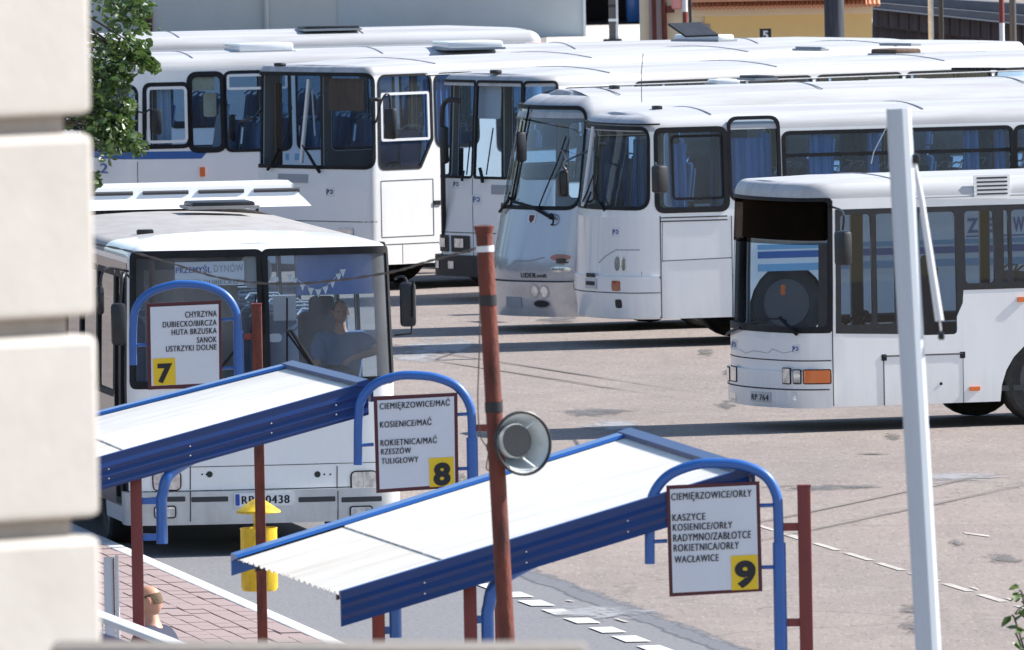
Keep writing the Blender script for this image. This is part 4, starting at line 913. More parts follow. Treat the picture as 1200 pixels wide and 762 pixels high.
# ================================================================== bus F (with blue stripe)
def bus_f():
    s = Bus('white bus with a blue stripe under its windows, partly behind the green branches', R(14), ('n', .36, 163, 293), L=12, rc=.34, b=.15, z0=.36, zt=2.86, ztop=3.1, rake=((0, 0), (1.5, 0), (3.1, .12)), xf=.8, tumble=.02, group='parked white buses', rr=.22)
    ur = s.ub - .02
    s.window(rrect(-s.ub, s.uv(150, 176, .8)[1], ur, 2.66, .15, 6), g='glw', name='windshield', gask=.05)
    q = s.ru(169, 99, 222, 172); s.window(rrect(*q, .1), name='driver_window', gask=.06); w0 = rrect(q[0] + .04, q[1] + .05, q[2] - .03, q[3] - .03, .08)
    s.patch('sliding_frame', w0, M['alu'], [grow(w0, -.04)], off=.014, thick=.02)
    s.win(222.5, 87, 262, 176, r=.12, gask=.08)
    q = s.ru(264, 84, 340, 176); s.window(rrect(*q, .1), inner=(q[0] + .03, q[3] - .25, q[2] - .03, q[3] - .03), gask=.045)
    u = q[2] + .1
    while u + 1.4 < s.ux(s.L - .3): s.window(rrect(u, q[1], u + 1.4, q[3], .1)); u += 1.5
    s.generic(2, q[1], q[3], near=False)
    s.finish(arches=(2.5, 8.8), aw=.55)
    a = s.uv(110, 182, .0); s.patch('blue_band', [(-.5, 1.66), (s.uv(236, 186)[0], s.uv(236, 186)[1]), (s.uv(244, 178)[0], s.uv(244, 177)[1]), (-.5, 1.76)], M['stripe'], off=.005, thick=.003)
    u_, z_ = s.uv(122, 197, .5); s.text('2', (u_ - .12, z_ - .07, u_ + .12, z_ + .07), 'stripe')
    p = s.plate('side_marker', s.ru(234, 196, 240, 207), 'org', off=.02, thick=.02)
    bm = bmesh.new(); 
    s.line([(s.ub, .4), (s.ub, 1.6)], r=.005)
    # yellowed paper notices inside the narrow window
    M['paper'] = mat('yellowed_paper', (.66, .55, .36), .8, dirt=(.5, .25, .08), dscale=5, damt=.8)
    s.plate('paper_notice', s.ru(224, 90, 252, 106), 'paper', off=-.03, r=.03); s.plate('paper_notice', s.ru(239, 109, 254, 137), 'paper', off=-.03, r=.04)
    hd = s.loc(184, 143, -1.45); s.mirror([s.map(s.ub, 2.3, 0), s.loc(170, 132, -1.4), s.loc(178, 128, -1.45), hd], hd, .08, .36, hd=.14, rotz=0)
    s.curtain(.8, 1.0, 1.7, 2.6, side=-1, m='seatg'); s.curtain(.6, .9, 1.7, 2.6, side=1, m='seatg')
    s.cab(dash=1.5); s.seats(2.0, 11)
    s.hatch(262, 344, 60, h=.12, m='white', dy=1.0, z=3.08); s.hatch(505, 590, 56, h=.10, m='white', dy=1.0, z=3.08)
    return s
# ================================================================== bus G (rearmost roof)
def bus_g():
    s = Bus('rearmost white bus, only its roof and orange corner lamp showing before the grey wall', R(12), ('n', .36, -70, 262), L=9.6, rc=.3, b=.1, z0=.36, zt=2.86, ztop=3.1, tumble=.02, group='parked white buses', rr=.24)
    s.window(rrect(-s.ub, 1.6, s.ub - .04, 2.6, .12), g='glw', name='windshield')
    s.generic(.9, 1.7, 2.66)
    s.finish(arches=(2.5, 7.4), aw=.55)
    q = s.uc + .0
    s.plate('corner_lamp', (s.uc + .02, 2.72, s.uc + .2, 2.84), 'org', off=.03, thick=.03)
    v = s.patch('air_intake', rrect(s.uc - .75, 2.68, s.uc - .05, 2.84, .04), M['seam'], off=.004)
    for k in range(3): s.patch('intake_slat', rrect(s.uc - .72, 2.71 + .04 * k, s.uc - .08, 2.72 + .04 * k, .003, 2), M['logog'], off=.012, parent=v)
    s.hatch(345, 425, 34, h=.05, m='blk'); s.seats(2, 9)
    return s
# ================================================================== people
M['skin'] = mat('skin', (0.60, 0.33, 0.23), .5, dirt=(.42, .19, .13), dscale=9, damt=.4)
M['shirtb'] = mat('blue_shirt', (0.10, 0.20, 0.40), .85); M['navy'] = mat('navy_jacket', (0.015, 0.02, 0.05), .8); M['hairg'] = mat('short_sandy_hair', (0.16, .11, .07), .9, bump=.5, bscale=90)
M['trou'] = mat('dark_trousers', (0.03, .03, .04), .85); M['whitec'] = mat('white_cloth', (.75, .75, .75), .8); M['ink'] = mat('dark_eye', (.02, .015, .012), .3)
def skinned(name, joints, edges, m, parent, root=0, sub=2, infl=0.0):
    me = bpy.data.meshes.new(name); me.from_pydata([j[0] for j in joints], edges, []); o = bpy.data.objects.new(name, me); C.objects.link(o)
    md = o.modifiers.new('s', 'SKIN'); md.use_smooth_shade = True
    for i, j in enumerate(joints):
        sv = me.skin_vertices[0].data[i]; r = j[1]; sv.radius = (r, r) if not isinstance(r, tuple) else r; sv.use_root = (i == root)
    o.modifiers.new('b', 'SUBSURF').levels = sub
    dg = bpy.context.evaluated_depsgraph_get(); m2 = bpy.data.meshes.new_from_object(o.evaluated_get(dg)); bpy.data.objects.remove(o); bpy.data.meshes.remove(me)
    if infl:
        nn_ = [v.normal.copy() for v in m2.vertices]
        for v, n_ in zip(m2.vertices, nn_): v.co += n_ * infl + n_ * .006 * noise.noise(v.co * 14)
    m2.name = name; m2.shade_smooth(); m2.materials.clear(); m2.materials.append(m)
    return mesh_obj(name, m2, None, parent)
def head(parent, c, rz, tilt, hair='bald', nod=0.0):
    """a shaped head with face, ears; +y is the face direction before rotation"""
    rot = MX.Translation(V(c)) @ MX.Rotation(rz, 4, 'Z') @ MX.Rotation(-nod, 4, 'X') @ MX.Rotation(tilt, 4, 'Y')
    bm = bmesh.new(); bmesh.ops.create_uvsphere(bm, u_segments=24, v_segments=18, radius=1)
    for v in bm.verts:
        x, y, z = v.co; sx, sy, sz = .076, .098, .118
        if z < 0: sx *= 1 - .28 * (-z) ** 1.5; sy *= 1 - .10 * (-z)
        v.co = V((x * sx, y * sy + (.012 if z < -.2 and y > 0 else 0), z * sz))
        if y > .8: v.co.y -= .008 * (1 - abs(x)); 
        d = (V((x, y, z)) - V((0, .97, -.12))).length
        if d < .34: v.co.y += .024 * (1 - d / .34)
        for ex in (-.38, .38):
            d = (V((x, y, z)) - V((ex, .9, .08))).length
            if d < .25: v.co.y -= .010 * (1 - d / .25)
        d = (V((x, y, z)) - V((0, .85, -.5))).length
        if d < .3: v.co.y += .008 * (1 - d / .3)
    for sx in (-1, 1):
        r = bmesh.ops.create_uvsphere(bm, u_segments=10, v_segments=8, radius=1)
        for v in r['verts']: v.co = V((sx * (.076 + .010 * (1 - abs(v.co.x) * .3)) + v.co.x * .009, -.008 + v.co.y * .018, -.005 + v.co.z * .030))
    bmesh.ops.transform(bm, matrix=rot, verts=bm.verts)
    h = obj('head', bm, M['skin'], parent, ang=80)
    bm = bmesh.new()
    for ex in (-.030, .030): bmesh.ops.create_uvsphere(bm, u_segments=8, v_segments=6, radius=.009, matrix=rot @ MX.Translation((ex, .085, .010)))
    obj('eyes', bm, M['ink'], h)
    bm = bmesh.new(); bmesh.ops.create_uvsphere(bm, u_segments=26, v_segments=18, radius=1)
    dele = [v for v in bm.verts if (v.co.z < (-.35 if v.co.y < -.2 else .05)) or v.co.y > .62 or (hair == 'bald' and v.co.z > .38)]
    bmesh.ops.delete(bm, geom=dele, context='VERTS')
    for v in bm.verts: v.co = V((v.co.x * .0785, v.co.y * .101, v.co.z * .121))
    bmesh.ops.transform(bm, matrix=rot, verts=bm.verts)
    obj('hair', bm, M['hairg'], h, ang=80); return h
def hand(joints, edges, base, d, side, up, curl=.5, s=1.0):
    """appends palm + five finger chains to a skin skeleton; base = wrist index"""
    w = V(joints[base][0]); d = V(d).normalized(); up = V(up).normalized(); sd = d.cross(up).normalized() * side
    p = len(joints); joints.append((w + d * .045 * s, (.030 * s, .018 * s))); edges.append((base, p))
    for k, (o, l) in enumerate(((-.030, .068), (-.010, .076), (.010, .071), (.029, .056))):
        b = w + d * .085 * s + sd * o * s; a = len(joints)
        joints.append((b, .0105 * s)); edges.append((p, a))
        q1 = b + (d * math.cos(curl) - up * math.sin(curl)) * l * .5; q2 = q1 + (d * math.cos(curl * 2.4) - up * math.sin(curl * 2.4)) * l * .5
        joints.append((q1, .009 * s)); edges.append((a, a + 1)); joints.append((q2, .0075 * s)); edges.append((a + 1, a + 2))
    a = len(joints); t0 = w + d * .03 * s - sd * .034 * s; joints.append((t0, .012 * s)); edges.append((p, a)); joints.append((t0 + (d * .7 - sd * .5 - up * .4) * .04 * s, .010 * s)); edges.append((a, a + 1)); joints.append((t0 + (d * .9 - sd * .35 - up * .7) * .068 * s, .008 * s)); edges.append((a + 1, a + 2))
def sitter(name, label, loc, rz, seat=.45, shirt='navy', hands=None, hair='bald', facing=(0, 0, 0), lean=.05, ed=None):
    """seated person; local +y is forward"""
    t = thing(name, label, 'person', loc, rz)
    sh = seat + .56; ha = hands or (V((-.18, .42, seat + .16)), V((.18, .42, seat + .16)))
    J = [(V((0, 0, seat + .10)), (.17, .13)), (V((0, lean * .4, seat + .32)), (.15, .11)), (V((0, lean, sh - .06)), (.17, .11)), (V((0, lean, sh + .06)), .058), (V((0, lean + .015, sh + .14)), .056), (V((0, lean + .02, sh + .22)), .052)]
    E_ = [(0, 1), (1, 2), (2, 3), (3, 4), (4, 5)]
    for sd, hp in ((-1, ha[0]), (1, ha[1])):
        k = len(J); s0 = V((sd * .19, lean, sh)); hp = V(hp); mid = (s0 + hp) / 2; L = .28; dd = (hp - s0).length / 2; drop = math.sqrt(max(.0004, L * L - dd * dd)) if dd < L else .02
        el = mid + V((sd * .35, -.1, -.85) if not ed or sd != ed[0] else ed[1]).normalized() * min(drop, .2)
        J += [(s0, .058), (el, .042), (el.lerp(hp, .5), .036), (hp, .027)]; E_ += [(2, k), (k, k + 1), (k + 1, k + 2), (k + 2, k + 3)]
        hand(J, E_, k + 3, (hp - el), sd, (0, .2, 1), .55)
    for sd in (-1, 1):
        k = len(J); J += [(V((sd * .10, .04, seat + .09)), .085), (V((sd * .13, .42, seat + .10)), .068), (V((sd * .13, .48, seat * .5)), .052), (V((sd * .13, .46, .08)), .042), (V((sd * .14, .60, .05)), .038)]
        E_ += [(0, k), (k, k + 1), (k + 1, k + 2), (k + 2, k + 3), (k + 3, k + 4)]
    skinned('body', J, E_, M['skin'], t)
    K_ = [(V((0, 0, seat + .08)), (.20, .165)), (V((0, lean * .4, seat + .32)), (.185, .15)), (V((0, lean + .01, sh - .05)), (.205, .150)), (V((0, lean + .01, sh + .075)), .088)]
    Q = [(0, 1), (1, 2), (2, 3)]
    for sd, hp in ((-1, ha[0]), (1, ha[1])):
        k = len(K_); s0 = V((sd * .19, lean, sh)); hp = V(hp); mid = (s0 + hp) / 2; L = .28; dd = (hp - s0).length / 2; drop = math.sqrt(max(.0004, L * L - dd * dd)) if dd < L else .02
        el = mid + V((sd * .35, -.1, -.85) if not ed or sd != ed[0] else ed[1]).normalized() * min(drop, .2)
        K_ += [(s0, .070), (s0.lerp(el, .75), .058)]; Q += [(2, k), (k, k + 1)]
    skinned('shirt', K_, Q, M[shirt], t, infl=.024)
    T_ = [(V((0, -.02, seat + .08)), (.19, .14))]; W_ = []
    for sd in (-1, 1):
        k = len(T_); T_ += [(V((sd * .10, .05, seat + .09)), .10), (V((sd * .13, .42, seat + .10)), .080), (V((sd * .13, .48, seat * .5)), .066), (V((sd * .13, .46, .13)), .060)]; W_ += [(0, k), (k, k + 1), (k + 1, k + 2), (k + 2, k + 3)]
    skinned('trousers', T_, W_, M['trou'], t, infl=.014)
    head(t, (0, lean + .02, sh + .26), facing[0], facing[1], hair, facing[2])
    return t
# ================================================================== bus A
def bus_a():
    s = Bus('front facing white bus with a paper destination sheet behind its windshield, nearest at left', R(98), (0, .3, 312, 613), W=2.55, L=12, rc=.20, b=.07, z0=.30, zt=2.83, ztop=3.0, rake=((0, .05), (.45, .0), (1.6, .02), (3.0, .10)), xf=.8, tumble=.02, group='parked white buses', rr=.14, wall='white', roof='roofd')
    zb_ = s.uv(309, 449, 0)[1]; zt_ = s.uv(309, 296, 0)[1]; ul = s.uv(155, 380, -1)[0]; ur = s.uv(457, 380, 1)[0]; um = s.uv(309, 380, 0)[0]
    s.window(rrect(ul, zb_, um - .02, zt_, .05, 4), g='gla', name='windshield', gask=.07); s.window(rrect(um + .02, zb_, ur, zt_, .05, 4), g='gla', name='windshield', gask=.07)
    # door side (far side in u): dark doors and windows
    x = s.xs + .05; zz = (1.05, 2.62)
    for w_, z0_ in ((.42, .5), (.42, .5), (1.35, 1.5), (1.35, 1.5), (1.35, 1.5), (.5, .5), (.5, .5), (1.3, 1.5), (1.3, 1.5)):
        s.window(rrect(-s.ux(x + w_), z0_, -s.ux(x), 2.66, .05, 4), g='gld', name='door_window' if w_ < 1 else 'side_window', gask=.06); x += w_ + .09
    s.generic(1.2, 1.5, 2.6, both=False)
    s.finish(arches=(2.7, 8.7), aw=.55, crown=.06, roofseam=False)
    dk = mat('bus_side_bronze', (0.06, 0.045, 0.045), .3, coat=.5)
    s.patch('dark_side_panel', [(-s.ux(10.9), .45), (-s.ub - .02, .45), (-s.ub - .02, 2.78), (-s.ux(10.9), 2.78)], dk, [grow(h, .02) for h in s.holes if h[0][0] < -s.ub - .01], off=.006, thick=.01)
    # white front cap on the dusty roof
    def zl(px, py, u=0): return s.uv(px, py, u)[1]
    q = s.MW.inverted() @ G(420, 262, 3.0); xa = max(.5, min(q.x, 3.2)); s.roof.data.materials.append(M['white'])
    for f in s.roof.data.polygons:
        if f.center.x < xa * .75: f.material_index = 1
    # seams, lamps, plate
    z1 = zl(330, 545); z2 = zl(330, 573)
    s.line([(-s.ub, z1), (s.ub, z1)], r=.004); s.line([(-s.ub, z2), (s.ub, z2)], r=.005)
    s.patch('bumper', rrect(-s.ub - .25, .30, s.ub + .25, z2 - .01, .04), M['grime'], off=.04, thick=.06)
    for px, g_ in ((223, -.7), (395, .7)): s.line([s.uv(px, 546, g_), s.uv(px, 574, g_)], r=.006); s.line([s.uv(px, 575, g_), s.uv(px, 611, g_)], r=.006, off=.04)
    for x0, x1, g_ in ((180, 211, -1), (412, 441, .9)):
        q = s.ru(x0, 553, x1, 574, g_); p = s.plate('headlamp', q, 'lens', off=.015, r=.04, thick=.02); s.patch('lamp_rim', grow(rrect(*q, .05), .013), M['rub'], [rrect(*q, .05)], off=.012, thick=.02, parent=p)
        s.patch('lamp_divider', rrect((q[0] + q[2]) / 2 - .01, q[1], (q[0] + q[2]) / 2 + .01, q[3], .003, 2), M['chr'], off=.02, parent=p)
    for x0, x1, g_ in ((182, 205, -1), (410, 434, .9)):
        q = s.ru(x0, 594, x1, 606, g_); p = s.plate('fog_lamp', q, 'lens', off=.05, r=.02); s.patch('lamp_rim', grow(rrect(*q, .02), .012), M['rub'], [rrect(*q, .02)], off=.052, thick=.02, parent=p)
    for x0, x1, g_ in ((177, 217, -1), (224, 267, -.4), (349, 392, .4), (399, 446, .9)):
        q = s.ru(x0, 582, x1, 588, g_); s.patch('bumper_slot', rrect(*q, .01, 2), M['seam'], off=.0425)
    q = s.ru(274, 577, 342, 593, 0); p = s.plate('number_plate', q, 'ppl', off=.055, thick=.012, r=.02)
    s.plate('plate_band', (q[0] + .01, q[1] + .01, q[0] + .05, q[3] - .01), 'pbl', off=.058, parent=p, thick=.002)
    dx = q[2] - q[0]; s.text('RP', (q[0] + dx * .13, q[1] + .025, q[0] + dx * .33, q[3] - .025), 'logok', off=.0585, parent=p); s.text('0438', (q[0] + dx * .54, q[1] + .025, q[0] + dx * .94, q[3] - .025), 'logok', off=.0585, parent=p)
    for px, g_ in ((233, -.5), (244, -.5), (371, .5)):
        pass
    for pl, g_ in (((245.5, 237, 242), -.5), ((372, 380, 387), .5)):
        a, b = s.uv(pl[0], 556, g_); s.patch('tow_cap', [(a + .03 * math.cos(t), b + .03 * math.sin(t)) for t in [2 * math.pi * k / 14 for k in range(14)]], M['blk'], off=.004, thick=.004)
        for p_ in pl[1:]: a, b = s.uv(p_, 556, g_); s.patch('bolt', [(a + .009 * math.cos(t), b + .009 * math.sin(t)) for t in [2 * math.pi * k / 8 for k in range(8)]], M['blk'], off=.004, thick=.004)
    # destination sheet, bunting, papers in the screen
    q = s.ru(205, 307, 287, 327, -.5); p = s.plate('destination_sheet', q, 'board', off=-.06, r=.01)
    h_ = q[3] - q[1]; s.text('PRZEMYŚL', (q[0] + .01, q[1] + h_ * .36, q[0] + .35, q[1] + h_ * .72), 'logob', off=-.052, parent=p); s.text('DYNÓW', (q[0] + .38, q[1] + h_ * .38, q[2] - .01, q[1] + h_ * .82), 'logog', off=-.052, parent=p, bold=0)
    q2 = s.ru(205, 327, 287, 335, -.5); p2 = s.plate('destination_sheet', q2, 'board', off=-.07, r=.005); s.text('PRZEZ DUBIECKO', (q2[0] + .06, q2[1] + .01, q2[2] - .06, q2[3] - .012), 'logog', off=-.062, parent=p2)
    A_, B_, C_ = s.uv(341, 322, .3), s.uv(375, 340, .5), s.uv(404, 316, .8)
    st = smoothpath([V((*A_, 0)), V((*B_, 0)), V((*C_, 0))], 8)
    tubeo('bunting_string', [s.map(a.x, a.y, -.08) for a in st], .003, M['alu'], s.t, 4)
    bm = bmesh.new()
    for k in range(9):
        a = st[min(len(st) - 1, int((k + .5) / 9 * len(st)))]; vs = [bm.verts.new(s.map(a.x + dx_, a.y + dz_, -.085)) for dx_, dz_ in ((-.03, 0), (.03, .0), (0, -.075))]; bm.faces.new(vs)
    obj('bunting', bm, M['whitec'], s.t, norm=False)
    bm = bmesh.new(); cx, cz = s.uv(300, 318, 0)
    s.patch('round_sign', [(cx + .17 * math.cos(t), cz + .17 * math.sin(t)) for t in [2 * math.pi * k / 24 for k in range(24)]], M['logog'], off=-.10)
    s.plate('white_label', s.ru(317, 325, 327, 330, .1), 'ppl', off=-.03); s.plate('paper_notice', s.ru(321, 347, 348, 376, .2), 'logog', off=-.05)
    s.plate('paper_notice', s.ru(318, 392, 334, 402, .2), 'board', off=-.2, r=.05)
    s.wiper([(372, 434), (368, 430), (340, 387), (334, 389)], r=.02, blade=[(336, 349), (336, 424)]); s.wiper([(367, 433), (336, 390)], r=.012)
    s.wiper([(258, 432), (285, 398), (296, 388)], r=.016, blade=[(292, 400), (300, 345)])
    # front interior
    s.cab(dash=1.5, seatcol='blk', dy=-.80); s.seats(2.6, 11, .82)
    bm = bmesh.new(); box(bm, (1.9, .45, 1.9), (.03, .9, 1.5)); obj('cab_partition', bm, M['linw'], s.t)
    s.curtain(.35, .42, 1.7, 2.8, 'curb', side=1, depth=.25)
    s.patch('sun_blind', rrect(um + .35, zt_ - .42, ur - .1, zt_ - .03, .02), M['stripe'], off=-.13, thick=.005)
    # mirrors
    hd = s.locx(478, 357, -.25); e0 = s.locx(463, 327, .0); e1 = s.locx(474, 325, -.2)
    mi = s.mirror([e0, s.locx(466, 325, -.1), e1, hd + V((0, 0, .2))], hd, .15, .42, hd=.1)
    tubeo('mirror_arm', [s.locx(463, 393, 0), s.locx(482, 391, -.25), s.locx(483, 372, -.25)], .01, M['blk'], mi and s.t)
    tubeo('mirror_arm', [s.locx(484, 330, -.31), s.locx(484, 372, -.31)], .012, M['rub'], s.t)
    hd = s.locx(139, 380, -.25); s.mirror([s.locx(152, 325, .1), s.locx(145, 322, -.2), s.locx(141, 350, -.25), hd], hd, .14, .40, hd=.1)
    hd = s.locx(117, 352, -.1); s.mirror([s.locx(150, 318, .2), s.locx(122, 316, -.1), hd], hd, .08, .28, hd=.08)
    # roof equipment
    s.rooflamps([(170, 274), (441, 274)])
    a = s.MW.inverted() @ G(214, 243, 3.05); b = s.MW.inverted() @ G(294, 243, 3.05)
    yc = (a.y + b.y) / 2; wd = abs(a.y - b.y); r = boxo('roof_hatch', (a.x - .45, yc, 3.09), (.7, wd, .06), M['blk'], s.t, bev=.02)
    boxo('hatch_rim', (a.x - .45, yc, 3.065), (.78, wd + .08, .03), M['roofd'], r)
    a = s.MW.inverted() @ G(362, 237, 3.05); x0 = a.x
    bm = bmesh.new(); y1 = 1.12; h = .16; n = 16; fr = []
    prof = [(-.20, 3.02), (-.10, 3.09), (0, 3.12), (.06, 3.23), (.5, 3.26), (1.3, 3.24), (1.6, 3.04)]
    for k in range(n + 1):
        y = a.y + (2.3) * k / n; e = min(k, n - k) / n; sh_ = 1 if 0 < k < n else .0
        sg_ = 1 if k == 0 else -1; fr.append([bm.verts.new((x0 + (px_ if sh_ or px_ > -.3 else -.14), y + (0 if sh_ else sg_ * .8 * (pz - 3.02)), pz)) for px_, pz in prof])
    for k in range(n):
        for i in range(len(prof) - 1): bm.faces.new((fr[k][i], fr[k][i + 1], fr[k + 1][i + 1], fr[k + 1][i]))
    bm.faces.new(fr[0]); bm.faces.new(fr[-1][::-1]); pod = obj('roof_pod', bm, M['white'], s.t, ang=20)
    for k in range(4):
        yy = a.y + .10 + k * .56; boxo('pod_slot', (x0 + .028, yy + .22, 3.175), (.03, .46, .035), M['seam'], pod, rot=MX.Rotation(-.5, 3, 'Y'))
    # driver
    dl = s.MW @ V((s.b + s.rk(1.3) + 1.22, -.90, s.flz))
    wc = V((0, .50, .0))
    d = sitter('person', 'bus driver in a blue short sleeved shirt behind the windshield of the near bus', dl, s.th + math.pi / 2, seat=.46, shirt='shirtb', ed=(-1, (-.95, .2, -.12)), hands=(V((-.10, .40, .86)), V((.24, .46, .72))), hair='short', lean=.06)
    return s
# ================================================================== platform signs
def pxbox(bm, quad, D, th):
    """thin board from four pixel corners (tl,tr,br,bl) at distance D, th metres thick"""
    f = [PD(*p, D) for p in quad]; b = [p + V((0, th, 0)) for p in f]
    a = [bm.verts.new(p) for p in f]; c = [bm.verts.new(p) for p in b]
    bm.faces.new(a); bm.faces.new(c[::-1]); [bm.faces.new((a[i], c[i], c[(i + 1) % 4], a[(i + 1) % 4])) for i in range(4)]
    return bm
def sign(label, s_, arch, legfrom, board, inner, post, conns, bars, lines, yel, num, numtxt, post_top, post_bot=None):
    D = F / s_; base = PD(post[-1][0], 0, D); gx = None
    t = thing('platform_sign', label, 'sign', V((base.x, D, .14)), 0, 'stop signs on blue arches along the platform')
    def zat(px, z): # pixel row of height z at this distance
        p = proj(V((PD(px, 400, D).x, D, z))); return p[1]
    pa = [PD(x, y, D) for x, y in arch]; n = legfrom
    path = smoothpath(pa, 7); rad = [.034] * len(path); cut = n * 7
    up = path[:cut + 1]; lowp = [path[cut], V((path[cut].x, path[cut].y, .14))]
    tubeo('arch_pipe', path, .034, M['blue'], t, 12, world=True)
    e = V(path[-1]); tubeo('arch_leg', [V((e.x, e.y, e.z + .3)), V((e.x, e.y, 1.86))], .044, M['blue'], t, 12, world=True)
    p0 = PD(*post[0], D + .02); 
    bm = bmesh.new(); box(bm, (p0.x, p0.y, (p0.z + .14) / 2), (.085, .085, p0.z - .14), bev=.006); obj('post', bm, M[post_top], t, world=True)
    bm = bmesh.new(); box(bm, (p0.x, p0.y, p0.z + .004), (.09, .09, .012)); obj('post_cap', bm, M['red'], t, world=True)
    for (x0, y0, x1, y1) in conns:
        a, b = PD(x0, y0, D + .01), PD(x1, y1, D + .01); bm = bmesh.new(); box(bm, (a + b) / 2, ((b - a).length, .04, .05)); obj('bracket', bm, M['red'], t, world=True)
    for (x0, y0, x1, y1) in bars:
        a, b = PD(x0, y0, D), PD(x1, y1, D); tubeo('board_stay', [a, b], .013, M['blue'], t, 8, world=True)
    fr = obj('board_frame', pxbox(bmesh.new(), board, D - .04, .05), M['maroon'], t, world=True, smooth=False)
    TL, TR, BR, BL = [PD(*p, D - .045) for p in inner]
    obj('board_face', pxbox(bmesh.new(), inner, D - .045, .004), M['board'], t, world=True, smooth=False)
    x0, y0 = inner[0]; x1, y1 = inner[1]; sl = (y1 - y0) / (x1 - x0); sk_ = (inner[3][0] - x0) / (inner[3][1] - y0)
    def txt(body, xa, xb, yt, yb, col, nm, bold):
        """pixel extents of the words; yt,yb at their left end"""
        def fn(u, v): px = xa + (xb - xa) * u; py = yb + (yt - yb) * v + sl * (px - xa); return PD(px + 0, py, D - .052)
        obj(nm, text_bm(body, fn, 0, 0, 1, 1, bold), col, t, world=True, smooth=False, norm=False)
    for b_, xa, xb, yt, yb in lines: txt(b_, xa, xb, yt, yb, M['logok'], 'lettering', .014)
    q = yel; sl2 = sl
    obj('number_panel', pxbox(bmesh.new(), [(q[0], q[1] - sl * 0), (q[2], q[1] + sl * (q[2] - q[0])), (q[2] + 1, q[3] + sl * (q[2] - q[0])), (q[0] + 1, q[3])], D - .049, .003), M['yel'], t, world=True, smooth=False)
    txt(numtxt, num[0], num[2], num[1], num[3], M['logok'], 'number', .05)
    return t
def signs():
    sign('stop board numbered 7 with right aligned town names on a blue arch', 140,
         [(156, 428), (156, 385), (160, 360), (176, 343), (200, 334.5), (219, 333), (243, 336), (264, 346), (276, 364), (278.5, 385), (280, 430)], 10,
         [(172, 356), (259, 352), (260.5, 452), (173.5, 457)], [(176, 360), (256, 356.5), (257, 448.5), (177.5, 452.5)], [(300.5, 357)], [(280, 395, 296, 394)],
         [(157, 405, 173, 404), (259, 375, 277, 374), (260, 432, 279, 431)],
         [('CHYRZYNA', 217, 253.8, 365, 372.5), ('DUBIECKO/BIRCZA', 190.8, 253.8, 377, 384), ('HUTA BRZUSKA', 201.2, 253.8, 386, 393), ('SANOK', 230.8, 253.8, 395, 402), ('USTRZYKI DOLNE', 194.6, 253.8, 405.5, 412.5)],
         (179.2, 420.5, 205, 452), (184.5, 426.5, 201.8, 447.5), '7', 'rust')
    sign('stop board numbered 8 on a blue arch, just left of the rusty pole', 158,
         [(419.5, 545), (420, 492), (424, 468), (440, 450), (465, 441), (488, 440), (512, 443), (535, 453), (549, 472), (553, 495), (554, 560)], 10,
         [(437.6, 465), (536, 460.5), (537.5, 571.5), (441, 578)], [(442, 469.5), (532, 464.5), (533.5, 567.5), (445, 573.5)], [(582, 470)], [(554, 502, 580, 501)],
         [(421, 522, 438, 521), (536, 486, 551, 485), (537, 549.5, 553, 549)],
         [('CIEMIĘRZOWICE/MAĆ', 445, 527, 472.5, 480), ('KOSIENICE/MAĆ', 445.4, 505.5, 494, 501.5), ('ROKIETNICA/MAĆ', 446, 511.9, 515.5, 523), ('RZESZÓW', 446.6, 481.5, 526, 533), ('TULIGŁOWY', 447, 490, 537, 544)],
         (502.6, 537, 531.5, 571), (508, 543, 528, 568), '8', 'red')
    sign('stop board numbered 9 on the rightmost blue arch', 182,
         [(761.5, 661), (762, 602), (767, 577), (784, 557), (814, 545), (843, 543), (872, 546), (897, 558), (909.5, 579), (912, 605), (914, 690)], 10,
         [(780.8, 569.5), (890, 564.5), (893.5, 693), (784.5, 699.5)], [(785, 573.5), (886, 568.5), (889, 689.5), (788.5, 695)], [(942, 570)], [(914, 618, 940, 617), (915, 730, 942, 729)],
         [(764, 635, 782, 634), (890, 592.5, 910, 592), (892, 665, 914, 664.5)],
         [('CIEMIĘRZOWICE/ORŁY', 786.7, 880.6, 578, 586.5), ('KASZYCE', 788, 826.3, 602.5, 611), ('KOSIENICE/ORŁY', 788.5, 858, 614, 622.5), ('RADYMNO/ZABŁOTCE', 789, 879.7, 626, 635), ('ROKIETNICA/ORŁY', 789.5, 865.7, 638, 646.8), ('WACŁAWICE', 790.5, 842, 651.5, 660)],
         (856.5, 651.5, 887.5, 692), (861, 658, 885.5, 687), '9', 'red')
